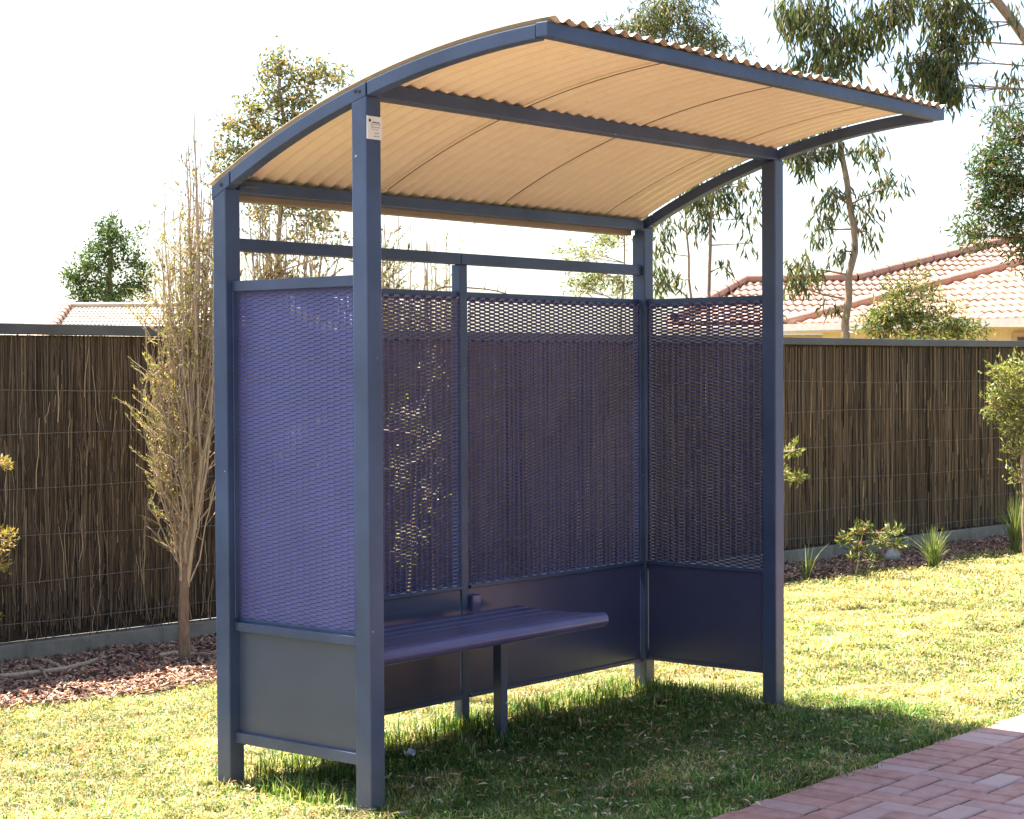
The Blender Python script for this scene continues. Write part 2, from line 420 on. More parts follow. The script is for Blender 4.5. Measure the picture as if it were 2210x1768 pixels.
# arched side beams, each in three lengths with open joints over the posts
def arch_seg(u0, v0, v1, name='roof_arch'):
    k = max(3, int(abs(v1 - v0) / 0.04)); vv = np.linspace(v0, v1, k); V = []
    for v in vv:
        th = math.atan2(v - AC[0], 1); a = (v - AC[0])
        for (R, u) in ((RBOT, u0), (RBOT, u0 + 0.05), (RTOP, u0 + 0.05), (RTOP, u0)): V.append((u, v, arc_z(v, R)))
    idx = np.arange(4 * k).reshape(k, 4); Fq = []
    for j in range(4):
        n2 = (j + 1) % 4
        Fq.append(np.stack([idx[:-1, j], idx[:-1, n2], idx[1:, n2], idx[1:, j]], -1))
    Fq = np.concatenate(Fq + [idx[:1, ::-1], idx[-1:]])
    return bevel(MB().add(V, Fq).build(name, 'frame', sh), 0.003)
for u0 in (0.0, L - 0.05):
    arch_seg(u0, -F + 0.0505, -0.004); arch_seg(u0, 0.004, 0.722); arch_seg(u0, 0.729, W + 0.004)
    uo = -0.0035 if u0 == 0 else L - 0.0005
    for vv, zz in ((0.055, 2.585), (0.035, 2.583), (0.775, 2.300)):
        mb = MB(); P = np.array([[[uo, vv, zz], [uo + 0.004, vv, zz]]])
        Vt, Ft, _ = tubes(P, np.full((1, 2), 0.007), 8); mb.add(Vt, Ft[0]); c = np.arange(8); mb.F[4].append(np.array([[0, 1, 2, 3], [4, 5, 6, 7], [0, 3, 4, 7]]))
        mb.build('bolt', 'bolt', sh)
def beam(name, v0, v1, z0, z1): return box(name, (0.0505, v0, z0), (L - 0.0505, v1, z1), 'frame', sh)
o = box('front_beam', (0.0, -F - 0.002, 2.679), (L, -F + 0.05, 2.728), 'frame', sh)
beam('middle_beam', 0.0, 0.07, 2.563, 2.618)
box('rear_beam', (S + 0.001, W - S + 0.002, 2.273), (L - S - 0.001, W - 0.002, 2.322), 'frame', sh)
for a, b in ((S + 0.001, UM + 0.0), (UM + 0.004, L - S - 0.001)):
    box('back_rail', (a, W - S + 0.018, 2.052), (b, W - S + 0.066, 2.101), 'frame', sh)
box('rear_flashing', (S + 0.002, W + 0.001, 2.250), (L - S - 0.002, W + 0.045, 2.292), 'flash', sh, 0.003)
box('bracket', (S, W - S - 0.035, 2.292), (S + 0.07, W - S - 0.003, 2.298), 'capmetal', sh, 0.001)
box('bracket', (L - S - 0.07, W - S - 0.035, 2.270), (L - S, W - S - 0.003, 2.274), 'capmetal', sh, 0.001)

# corrugated roof sheets
def roof_sheet(u0, u1, lift):
    pitch = 0.0765; amp = 0.0088
    nu = int(round((u1 - u0) / pitch * 10)); nv = 26
    uu = np.linspace(u0, u1, nu + 1); vv = np.linspace(-0.848, 0.852, nv + 1)
    U, Vv = np.meshgrid(uu, vv, indexing='ij')
    R = RTOP + 0.0105 + lift + amp * np.cos((U - 0.011) / pitch * 2 * np.pi)
    surf = []
    for dr in (0.0, -0.0012):
        th = (Vv - AC[0]) / 3.757; Ra = R + dr
        th0 = np.arcsin((Vv - AC[0]) / 3.757)
        surf.append(np.stack([U, AC[0] + Ra * np.sin(th0), AC[1] + Ra * np.cos(th0)], -1).reshape(-1, 3))
    idx = np.arange(U.size).reshape(nu + 1, nv + 1); n = U.size
    top = np.stack([idx[:-1, :-1], idx[1:, :-1], idx[1:, 1:], idx[:-1, 1:]], -1).reshape(-1, 4)
    Fs = [top, top[:, ::-1] + n]
    for e in (idx[0], idx[-1], idx[:, 0], idx[:, -1]):
        Fs.append(np.stack([e[:-1], e[1:], e[1:] + n, e[:-1] + n], -1))
    return mesh_np('roof_sheet', np.concatenate(surf), np.concatenate(Fs), 'roof', sh, smooth=True)
for k, (a, b) in enumerate(((0.006, 0.140), (0.104, 0.905), (0.878, 1.68), (1.655, 2.456), (2.43, 2.772))):
    roof_sheet(a, b, 0.0045 * (k % 2))

for k in (1, 11, 21):                              # dark strip added as the shadow and dirt line at the sheet laps
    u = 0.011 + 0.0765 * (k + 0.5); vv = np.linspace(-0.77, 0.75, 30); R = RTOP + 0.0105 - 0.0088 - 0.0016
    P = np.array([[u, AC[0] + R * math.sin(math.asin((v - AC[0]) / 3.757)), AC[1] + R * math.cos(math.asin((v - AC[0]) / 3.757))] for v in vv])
    V, Fs, _ = tubes(P[None], np.full((1, 30), 0.0019), 5); mesh_np('lap_shadow', V, Fs, 'bolt', sh, smooth=True)

# expanded-metal screens
def screen(parent, org, d, nrm, width, z0, z1, w=0.0116, fl=0.39, tilt=66, zig=1.0, mat='screenshade', name='mesh_screen'):
    p = 0.0325; h = 0.0164; th = math.radians(tilt); t = 0.0016
    nc = int(width / p); nk = int((z1 - z0) / (h / 2))
    p = width / nc
    c = np.arange(nc + 1); x = np.stack([c * p - fl * p, c * p + fl * p], 1).ravel().clip(0, width)
    cc = np.repeat(c, 2); k = np.arange(nk)
    sg = np.where((cc[None] + k[:, None]) % 2 == 0, 1.0, -1.0)
    z = z0 + (k[:, None] + 0.5) * h / 2 + sg * h / 4 * zig
    org = np.array(org, float); d = np.array(d, float); nrm = np.array(nrm, float)
    base = org + d * x[None, :, None] + np.array([0, 0, 1.0]) * z[:, :, None]
    a = nrm * math.cos(th) - np.array([0, 0, 1.0]) * math.sin(th)      # strands slope down to the outside
    q = nrm * math.sin(th) + np.array([0, 0, 1.0]) * math.cos(th)
    V = np.stack([base - a * w / 2 - q * t / 2, base + a * w / 2 - q * t / 2, base + a * w / 2 + q * t / 2, base - a * w / 2 + q * t / 2], 2)
    m, n = z.shape; idx = np.arange(m * n * 4).reshape(m, n, 4); Fq = []
    for j in range(4):
        n2 = (j + 1) % 4
        Fq.append(np.stack([idx[:, :-1, j], idx[:, 1:, j], idx[:, 1:, n2], idx[:, :-1, n2]], -1).reshape(-1, 4))
    return mesh_np(name, V.reshape(-1, 3), np.concatenate(Fq), mat, parent)
def bay(axis, a, b, plane, out, zb=0.155, kick='kick', **kw):
    """a framed bay: bottom sheet, expanded-metal screen and angle frame. out = +1/-1 side the frame stands on"""
    ft = 0.022 * out; fw = 0.036
    def bx(name, s0, s1, z0, z1, d0, d1, mat):
        lo, hi = min(d0, d1), max(d0, d1)
        if axis == 'v': A, B = (plane + lo, s0, z0), (plane + hi, s1, z1)
        else: A, B = (s0, plane + lo, z0), (s1, plane + hi, z1)
        return box(name, A, B, mat, sh, 0.002)
    bx('kick_panel', a + 0.002, b - 0.002, zb + 0.004, 0.622, -0.004 * out, 0.0, kick)
    bx('panel_rail', a, b, zb, zb + 0.041, 0.0008 * out, ft, 'frame')
    bx('panel_rail', a, b, 0.592, 0.626, 0.0008 * out, ft, 'frame')
    bx('panel_rail', a, b, 1.893, 1.933, 0.0008 * out, ft, 'frame')
    bx('panel_ledge', a, b, 0.623, 0.640, -0.020 * out, -0.0006 * out, 'frame')
    bx('panel_ledge', a, b, zb - 0.004, zb + 0.014, -0.016 * out, -0.0046 * out, 'frame')
    for s0 in (a, b - 0.006):
        bx('panel_stile', s0, s0 + 0.006, 0.641, 1.892, 0.0, ft, 'frame')
    if axis == 'v': org, d, nn = (plane - 0.006 * out, a + 0.004, 0), (0, 1, 0), (out, 0, 0)
    else: org, d, nn = (a + 0.004, plane - 0.006 * out, 0), (1, 0, 0), (0, out, 0)
    screen(sh, org, d, nn, b - a - 0.008, 0.642, 1.905, **kw)
bay('v', S + 0.001, W - S - 0.001, 0.0500, -1, 0.160, w=0.0143, fl=0.40, tilt=76, zig=0.97, mat='screen', kick='kicklit')
bay('v', S + 0.001, W - S - 0.001, L - 0.0500, 1, 0.152)
bay('u', S + 0.001, UM - 0.001, W - 0.040, 1, 0.142)
bay('u', UM + 0.051, L - S - 0.001, W - 0.040, 1, 0.142)

# maker's plate on the near front post
pl_ = box('maker_plate', (0.0, -0.004, 2.412), (0.077, -0.0006, 2.494), 'white', sh, 0.001)
pl_['label'] = 'small white plate with faint lettering near the top of the post'
mk = MB()
def stroke(x0, z0, x1, z1, w=0.0011):
    d = np.array([x1 - x0, z1 - z0]); d = d / (np.linalg.norm(d) + 1e-9) * w; nn = np.array([-d[1], d[0]])
    c = [np.array([x0, z0]) + nn, np.array([x1, z1]) + nn, np.array([x1, z1]) - nn, np.array([x0, z0]) - nn]
    mk.add([[q[0], -0.0046, 2.412 + q[1]] for q in c], np.array([[0, 3, 2, 1]]))
ann = np.linspace(0, 2 * np.pi, 13)[:-1]
ring = [[0.013 + 0.006 * math.cos(t), -0.0046, 2.412 + 0.066 + 0.006 * math.sin(t)] for t in ann]
mk.add(ring, np.array([[0, 1, 2, 3], [0, 3, 4, 5], [0, 5, 6, 7], [0, 7, 8, 9], [0, 9, 10, 11]]))
r2 = np.random.default_rng(4)
for (xa, xb, z, w) in ((0.028, 0.060, 0.060, 0.0024), (0.026, 0.066, 0.053, 0.0008), (0.026, 0.066, 0.043, 0.0011), (0.026, 0.056, 0.035, 0.0009), (0.036, 0.058, 0.022, 0.0012), (0.030, 0.060, 0.011, 0.0012)):
    x = xa
    while x < xb:
        l = r2.uniform(0.002, 0.006); stroke(x, z + r2.normal(0, 0.0005), min(xb, x + l), z + r2.normal(0, 0.0006), w); x += l + r2.uniform(0.0012, 0.003)
for q0, q1 in (((0.026, 0.060), (0.021, 0.053)), ((0.021, 0.053), (0.023, 0.040)), ((0.023, 0.040), (0.025, 0.035)), ((0.060, 0.060), (0.064, 0.052))): stroke(*q0, *q1, 0.0008)
o = mk.build('lettering', 'ink', sh); o.parent = pl_

# ------------------------------------------------------------------ bench
ZS = 0.537; BU0, BU1 = 0.085, 1.672
bn = empty('bench', ((BU0 + BU1) / 2, 0.45, 0)); tag(bn, 'violet-blue slatted bench with rounded front edge inside the shelter', 'bench')
def rod(name, P, r, mat, parent, n=14, smooth=True):
    P = np.asarray(P, float)[None]; V, Fs, _ = tubes(P, np.full(P.shape[:2], r), n)
    k = P.shape[1]; extra = []
    V = np.concatenate([V, P[0, :1], P[0, -1:]]); a = len(V) - 2
    j = np.arange(n); extra = np.concatenate([np.stack([np.full(n, a), (j + 1) % n, j], 1), np.stack([np.full(n, a + 1), (k - 1) * n + j, (k - 1) * n + (j + 1) % n], 1)])
    o = mesh_np(name, V, Fs + [extra], mat, parent, smooth=smooth)
    if smooth:
        e = o.modifiers.new('edges', 'EDGE_SPLIT'); e.split_angle = math.radians(50)
    return o
rod('front_rail', [(BU0, 0.222, ZS - 0.031), (BU1, 0.222, ZS - 0.031)], 0.031, 'seat', bn, 20)
ns = 6; y0 = 0.262; wd = (0.70 - y0) / ns
for k in range(ns):
    z = ZS - 0.004 - 0.010 * math.sin(math.pi * (k + 0.5) / ns)
    box('slat', (BU0 + 0.004, y0 + k * wd + 0.004, z - 0.022), (BU1 - 0.012, y0 + (k + 1) * wd - 0.006, z), 'seat', bn, 0.004)
for u in (0.30, 1.390):
    if u > 1: box('leg', (u - 0.0225, 0.545, -0.1), (u + 0.0225, 0.590, ZS - 0.062), 'frame', bn, 0.003)
    box('support_arm', (u - 0.02, 0.25, ZS - 0.062), (u + 0.02, 0.69, ZS - 0.040), 'frame', bn, 0.002)
    box('support_arm', (u - 0.09, 0.50, ZS - 0.075), (u + 0.13, 0.548, ZS - 0.062), 'frame', bn, 0.002)
box('wall_bracket', (UM + 0.052, W - 0.068, ZS - 0.02), (UM + 0.112, W - 0.046, ZS + 0.055), 'seat', bn, 0.006)

# ------------------------------------------------------------------ brush fence
FD = np.array([1.0, -0.0957, 0]); FD /= np.linalg.norm(FD); FN = np.array([-0.0957, -1.0, 0]); FN /= np.linalg.norm(FN)   # towards the lawn
def FP(x, off=0.0, z=0.0): return np.array([x, fence_y(x), 0]) + FN * off + np.array([0, 0, z])
def top_z(x): return float(np.interp(x, [-4, 1.3, 8.0, 14.0], [1.872, 1.857, 1.832, 1.838]))
fe = empty('brush_fence', tuple(FP(5.0))); tag(fe, 'long brown brushwood fence with grey metal cap and concrete plinth', 'fence')
def fbox(name, x0, x1, o0, o1, z0a, z1a, z0b, z1b, mat):
    a0, a1, b0, b1 = FP(x0, o0), FP(x0, o1), FP(x1, o0), FP(x1, o1)
    Z = np.array([0, 0, 1.0])
    V = [a0 + Z * z0a, b0 + Z * z0b, b1 + Z * z0b, a1 + Z * z0a, a0 + Z * z1a, b0 + Z * z1b, b1 + Z * z1b, a1 + Z * z1a]
    return bevel(MB().add(V, BOXF).build(name, mat, fe), 0.004)
for a, b in ((-4.0, 3.45), (3.456, 10.3), (10.306, 16.0)):
    fbox('fence_cap', a, b, -0.05, 0.075, top_z(a) - 0.058, top_z(a), top_z(b) - 0.058, top_z(b), 'capmetal')
for a, b in ((-4.0, 4.6), (4.604, 16.0)):
    fbox('plinth', a, b, -0.05, 0.085, -0.1, 0.098, -0.1, 0.098 if b < 5 else 0.125, 'plinth')
fbox('brush_core', -4.0, 16.0, -0.04, 0.012, 0.1, 1.80, 0.12, 1.775, 'black')
def sticks(name, xs, z0, z1, off, r, lean, wob, pal, rs, var=0.25, k=5):
    m = len(xs); t = np.linspace(0, 1, k)[None, :]
    X = xs[:, None] + lean[:, None] * (t - 0.5) * (z1 - z0)[:, None] + np.cumsum(rs.normal(0, wob, (m, k)), 1)
    Z = z0[:, None] + t * (z1 - z0)[:, None]
    O = off[:, None] + np.cumsum(rs.normal(0, wob * 0.5, (m, k)), 1)
    P = np.stack([X, fence_y(X), Z], -1) + FN[None, None] * O[:, :, None]
    R = r[:, None] * (1 - 0.35 * t)
    V, Fs, own = tubes(P, R, 4)
    c = pick(rs, pal, m, var)
    o = mesh_np(name, V, Fs, 'stick', fe, c[own]); o['kind'] = 'stuff'; return o
rs = np.random.default_rng(5)
palL = [(0.135, 0.095, 0.062), (0.18, 0.13, 0.085), (0.075, 0.055, 0.040), (0.27, 0.20, 0.130), (0.115, 0.083, 0.060), (0.155, 0.108, 0.070)]
m = 8500; x = rs.uniform(-3.6, 5.0, m); a = rs.uniform(0.1, 0.5, m) ** 1.4; zt = np.array([top_z(q) for q in x]) - 0.06
sticks('brushwood', x, 0.10 + a * 0.8, zt - rs.uniform(0, 0.02, m), rs.uniform(0.012, 0.04, m), rs.uniform(0.0018, 0.0046, m), rs.normal(0, 0.022, m), 0.0055, palL, rs)
m = 3600; x = rs.uniform(-3.6, 5.0, m); zc = rs.uniform(0.12, 1.6, m); ln = rs.uniform(0.10, 0.5, m)
sticks('loose_brushwood', x, np.maximum(0.1, zc - ln / 2), np.minimum(1.79, zc + ln / 2), rs.uniform(0.03, 0.062, m), rs.uniform(0.0015, 0.0042, m), rs.normal(0, 0.07, m), 0.0075, palL + [(0.42, 0.32, 0.20), (0.32, 0.24, 0.15), (0.05, 0.038, 0.028)], rs, 0.3)
palR = [(0.17, 0.122, 0.078), (0.22, 0.16, 0.10), (0.12, 0.088, 0.06), (0.20, 0.132, 0.078), (0.145, 0.108, 0.074)]
x = np.arange(4.4, 15.6, 0.0128); x = x + rs.normal(0, 0.0025, len(x)); x = x[np.abs(x - 10.33) > 0.035]
x = x[rs.uniform(size=len(x)) > 0.02]; m = len(x); zt = np.array([top_z(q) for q in x]) - 0.06
sticks('reeds', x, 0.115 + rs.uniform(0, 0.03, m), zt - rs.uniform(0, 0.02, m), rs.uniform(0.03, 0.042, m), rs.uniform(0.0045, 0.0074, m), rs.normal(0, 0.008, m), 0.003, palR, rs, 0.22)
x = rs.uniform(4.4, 15.6, 2600); m = len(x); zc = rs.uniform(0.3, 1.5, m); ln = rs.uniform(0.1, 0.6, m)
sticks('split_reeds', x, np.maximum(0.12, zc - ln / 2), np.minimum(1.77, zc + ln / 2), rs.uniform(0.028, 0.05, m), rs.uniform(0.002, 0.005, m), rs.normal(0, 0.02, m), 0.003, palR + [(0.40, 0.29, 0.17), (0.06, 0.045, 0.034)], rs, 0.3)
for z in (0.21, 0.42, 0.67, 0.95, 1.23, 1.48):
    xx = np.linspace(-3.6, 10.3, 60); zz = z + 0.012 * np.sin(xx * 1.7 + z * 9) - 0.010 * (xx - 6) / 5
    P = np.array([FP(q, 0.064 + 0.004 * math.sin(q * 21), zq) for q, zq in zip(xx, zz)])
    V, Fs, _ = tubes(P[None], np.full((1, 60), 0.0017), 4); mesh_np('wire', V, Fs, 'wire', fe)
    xx = np.linspace(10.36, 15.6, 30); P = np.array([FP(q, 0.06, z - 0.02 + 0.01 * (q - 10.3) / 5) for q in xx])
    V, Fs, _ = tubes(P[None], np.full((1, 30), 0.0017), 4); mesh_np('wire', V, Fs, 'wire', fe)

# ------------------------------------------------------------------ houses beyond the fence
RH = np.array([RT[0], RT[1], 0]); RH /= np.linalg.norm(RH); WH = np.array([FW[0], FW[1], 0]); WH /= np.linalg.norm(WH)
def VW(X, D, z): return np.array([CAM[0], CAM[1], 0]) + RH * X + WH * D + np.array([0, 0, z])
def tile_geo(w, l):
    """a wavy concrete tile: two rolls across, front lip"""
    nx = 10; xs_ = np.linspace(-w / 2, w / 2, nx + 1); zz = 0.020 * np.cos(xs_ / w * 4 * np.pi)
    V = [(a, 0.0, z + 0.018) for a, z in zip(xs_, zz)] + [(a, l * 1.05, z - 0.004) for a, z in zip(xs_, zz)] + [(a, 0.0, z - 0.012) for a, z in zip(xs_, zz)]
    n = nx + 1; i = np.arange(nx)
    F = np.concatenate([np.stack([i, i + 1, i + n + 1, i + n], 1), np.stack([i + 2 * n, i + 2 * n + 1, i + 1, i], 1)])
    return np.array(V), F
TV, TF = tile_geo(0.33, 0.34)
tile_me = bpy.data.meshes.new('tile'); tile_me.from_pydata(TV.tolist(), [], TF.tolist()); tile_me.materials.append(M['tile'])
for p_ in tile_me.polygons: p_.use_smooth = True
def inpoly(p, poly):
    c = False; n = len(poly)
    for a in range(n):
        (x1, y1), (x2, y2) = poly[a], poly[(a + 1) % n]
        if (y1 > p[1]) != (y2 > p[1]) and p[0] < (x2 - x1) * (p[1] - y1) / (y2 - y1) + x1: c = not c
    return c
def tiled_face(roof, org, e, pitch, poly, room, tm='tile'):
    """org world point; e horizontal unit along the eave; poly in (along eave, up slope) metres. Returns tiles left in the allowance"""
    inw = np.cross(np.array([0, 0, 1.0]), e); s = inw * math.cos(pitch) + np.array([0, 0, math.sin(pitch)]); n = np.cross(e, s)
    P = np.array(poly); root = np.array(roof.matrix_world.translation) if roof.parent is None else np.array(roof.parent.location)
    # boarding under the tiles
    V = [org + e * a + s * b - n * 0.03 for a, b in poly]
    mb = MB(); k = len(V); c = np.mean(V, 0); V2 = V + [c]
    mb.add(V2, np.array([[a, (a + 1) % k, k] for a in range(k)]))
    o = mb.build('roof_boarding', tm, None); o.data.transform(Matrix.Translation(-Vector(root))); o.parent = roof
    Mx = Matrix(((e[0], s[0], n[0], 0), (e[1], s[1], n[1], 0), (e[2], s[2], n[2], 0), (0, 0, 0, 1))).to_3x3()
    spots = []
    for row in range(int(P[:, 1].min() / 0.34) - 1, int(P[:, 1].max() / 0.34) + 1):
        for c in range(int(P[:, 0].min() / 0.33) - 1, int(P[:, 0].max() / 0.33) + 2):
            q = (c * 0.33 + (0.165 if row % 2 else 0), row * 0.34)
            if inpoly((q[0], q[1] + 0.17), poly): spots.append(q)
    mb = MB()
    for a, b in spots:
        loc = org + e * a + s * b + n * rng.normal(0.0, 0.003)
        if room > 0:
            t = bpy.data.objects.new('tile', tile_me); link(t, roof); t.location = loc - root
            t.rotation_euler = Mx.to_euler(); room -= 1
        else:
            mb.add(loc + TV[:, :1] * e + TV[:, 1:2] * s + TV[:, 2:] * n, TF)
    if mb.n:
        o = mb.build('distant_tiles', tm, None, True); o.data.transform(Matrix.Translation(-Vector(root))); o.parent = roof; o['kind'] = 'stuff'
    return room
def ridge_caps(parent, root, A, B, r=0.10, step=0.42, rm='ridge'):
    A = np.array(A, float); B = np.array(B, float); d = B - A; ln = np.linalg.norm(d); d /= ln
    k = max(1, int(ln / step)); st = ln / k
    for j in range(k):
        P = np.array([A + d * (j * st - 0.03), A + d * ((j + 1) * st)])[None]
        V, Fs, _ = tubes(P, np.array([[r * 1.12, r * 0.94]]), 8)
        mesh_np('ridge_tile', V - root, Fs, rm, parent, smooth=True, loc=(0, 0, 0))
def part_root(name, parent, mesh_mat='gutter'):
    return None

hs = empty('house', tuple(VW(9, 36, 0))); tag(hs, 'house with pale red tiled hip roof behind the fence', 'house')
hr = np.array(hs.location)
PIT = math.radians(19.8); EZ = 2.37
def hpart(name, V, Fq, mat, smooth=False):
    return mesh_np(name, np.asarray(V), Fq, mat, hs, smooth=smooth)
# main slope, eave square to the view
org2 = VW(0, 36, EZ)
def up(d): return d / math.cos(PIT)
poly2 = [(2.9, 0), (17, 0), (17, 6.6), (12.2, 6.6), (10.9, up(5.47)), (7.19, up(2.93)), (4.85, up(2.85)), (4.2, up(1.9))]
roof = mesh_np('roof', np.array([org2 + RH * a + (WH * math.cos(PIT) + np.array([0, 0, math.sin(PIT)])) * b for a, b in poly2]) - np.array([0, 0, 0.05]), np.array([[0, 1, 2], [0, 2, 3], [0, 3, 4], [0, 4, 5], [0, 5, 6], [0, 6, 7]]), 'tile', hs)
def slope2(a, b, lift=0.05): return org2 + RH * a + (WH * math.cos(PIT) + np.array([0, 0, math.sin(PIT)])) * b + np.array([0, 0, lift])
ridge_caps(roof, hr, slope2(4.85, up(2.85)), slope2(7.19, up(2.93)))
ridge_caps(roof, hr, slope2(7.19, up(2.93)), slope2(10.9, up(5.47)))
ridge_caps(roof, hr, slope2(10.9, up(5.47)), slope2(12.2, 6.6))
ridge_caps(roof, hr, slope2(3.2, 0.5), slope2(4.85, up(2.85)))
# nearer wing
K = VW((1703 - 1105) / FPX * 33, 33, EZ); e1 = RH * 0.7071 - WH * 0.7071
PIT1 = math.radians(19.5); in1 = np.cross(np.array([0, 0, 1.0]), e1); s1 = in1 * math.cos(PIT1) + np.array([0, 0, math.sin(PIT1)])
T1 = 7.0
poly1 = [(0, 0), (T1 * 2, 0), (T1, T1 / math.cos(PIT1))]
roof1 = mesh_np('roof', np.array([K + e1 * a + s1 * b for a, b in poly1]) - np.array([0, 0, 0.06]), np.array([[0, 1, 2]]), 'tile', hs)
ridge_caps(roof1, hr, K + np.array([0, 0, 0.05]), K + e1 * T1 + s1 * T1 / math.cos(PIT1) + np.array([0, 0, 0.05]))
def tf(r_, *a):
    return tiled_face(r_, *a)
left = tf(roof1, K, e1, PIT1, [(0, 0), (6.2, 0), (6.2, 4.4), (4.2, 4.4)], 110)
left = tf(roof, org2, RH, PIT, [(2.9, 0.34), (13, 0.34), (13, 6.6), (12.2, 6.6), (10.9, up(5.47)), (7.19, up(2.93)), (4.85, up(2.85)), (4.2, up(1.9))], 190)
# gutters, eaves, walls, window
def strip(name, A, B, out, w, z0, z1, mat):
    A = np.array(A); B = np.array(B); Z = np.array([0, 0, 1.0])
    V = [A + out * 0 + Z * z0, B + Z * z0, B + out * w + Z * z0, A + out * w + Z * z0, A + Z * z1, B + Z * z1, B + out * w + Z * z1, A + out * w + Z * z1]
    return hpart(name, V, BOXF, mat)
n1 = -in1; Z0 = np.array([0, 0, 1.0])
strip('gutter', K - Z0 * EZ - e1 * 0.1, K - Z0 * EZ + e1 * 12, n1, 0.11, EZ - 0.125, EZ - 0.005, 'gutter')
strip('gutter', VW(2.8, 36, 0), VW(10.5, 36, 0), -WH, 0.11, EZ - 0.125, EZ - 0.005, 'gutter')
strip('eave_lining', K - Z0 * EZ, K - Z0 * EZ + e1 * 12, in1, 0.5, EZ - 0.16, EZ - 0.14, 'wall')
strip('wall', K - Z0 * EZ + in1 * 0.45 + e1 * 0.4, K - Z0 * EZ + in1 * 0.45 + e1 * 12, in1, 0.2, 0, EZ - 0.14, 'wall')
strip('wall', VW(3.2, 36.45, 0), VW(10.5, 36.45, 0), WH, 0.2, 0, EZ - 0.13, 'wall')
wx = e1 * 4.15; wa = K - Z0 * EZ + in1 * 0.40 + wx
wf = strip('window', wa, wa + e1 * 1.6, in1, 0.06, 0.9, EZ - 0.22, 'wood')
o = strip('pane', wa + e1 * 0.12, wa + e1 * 1.48, -in1, 0.012, 1.0, EZ - 0.30, 'window'); o.parent = wf; 

hl = empty('house', tuple(VW(-19, 78, 0))); tag(hl, 'distant low house with pale tiled roof above the fence, left of the shelter', 'house')
hlr = np.array(hl.location); DL = 74.0; PL = math.radians(20)
def SL(a, d, lift=0.0): return VW(a, DL + d, 2.80 + d * math.tan(PL) + lift)
def pxX(px, d): return (px - 1105) / FPX * (DL + d)
ridge_d = 4.15
A0, A1 = pxX(150, ridge_d), pxX(470, ridge_d); B0, B1 = pxX(96, 0), pxX(520, 0)
rf = mesh_np('roof', np.array([SL(B0, 0), SL(B1, 0), SL(A1, ridge_d), SL(A0, ridge_d)]) - np.array([0, 0, 0.05]), np.array([[0, 1, 2, 3]]), 'tilebeige', hl)
eL = RH; org = SL(0, 0); cs = math.cos(PL)
tiled_face(rf, org, eL, PL, [(B0, 0), (B1, 0), (A1, ridge_d / cs), (A0, ridge_d / cs)], 0, 'tilebeige')
ridge_caps(rf, hlr, SL(A0, ridge_d, 0.05), SL(A1, ridge_d, 0.05), 0.12, 0.42, 'tilebeige')
ridge_caps(rf, hlr, SL(B0, 0, 0.05), SL(A0, ridge_d, 0.05), 0.2, 0.42, 'ridge')
mesh_np('roof', np.array([SL(B0, 0), SL(A0, ridge_d), SL(pxX(118, ridge_d + 4), ridge_d + 4, -1.6), SL(pxX(-60, 3), 3, -1.05)]), np.array([[0, 1, 2, 3]]), 'tilebeige', hl)
Vw = box_v((-1, 0, 0), (1, 1, 1))
q = [SL(B0 + 0.6, 0.6), SL(B1 - 0.6, 0.6)]
V = [np.array([q[0][0], q[0][1], 0]), np.array([q[1][0], q[1][1], 0])]
V = [V[0], V[1], V[1] + WH * 5, V[0] + WH * 5]; V = V + [v + np.array([0, 0, 2.8]) for v in V]
mesh_np('wall', np.array(V), BOXF, 'wall', hl)

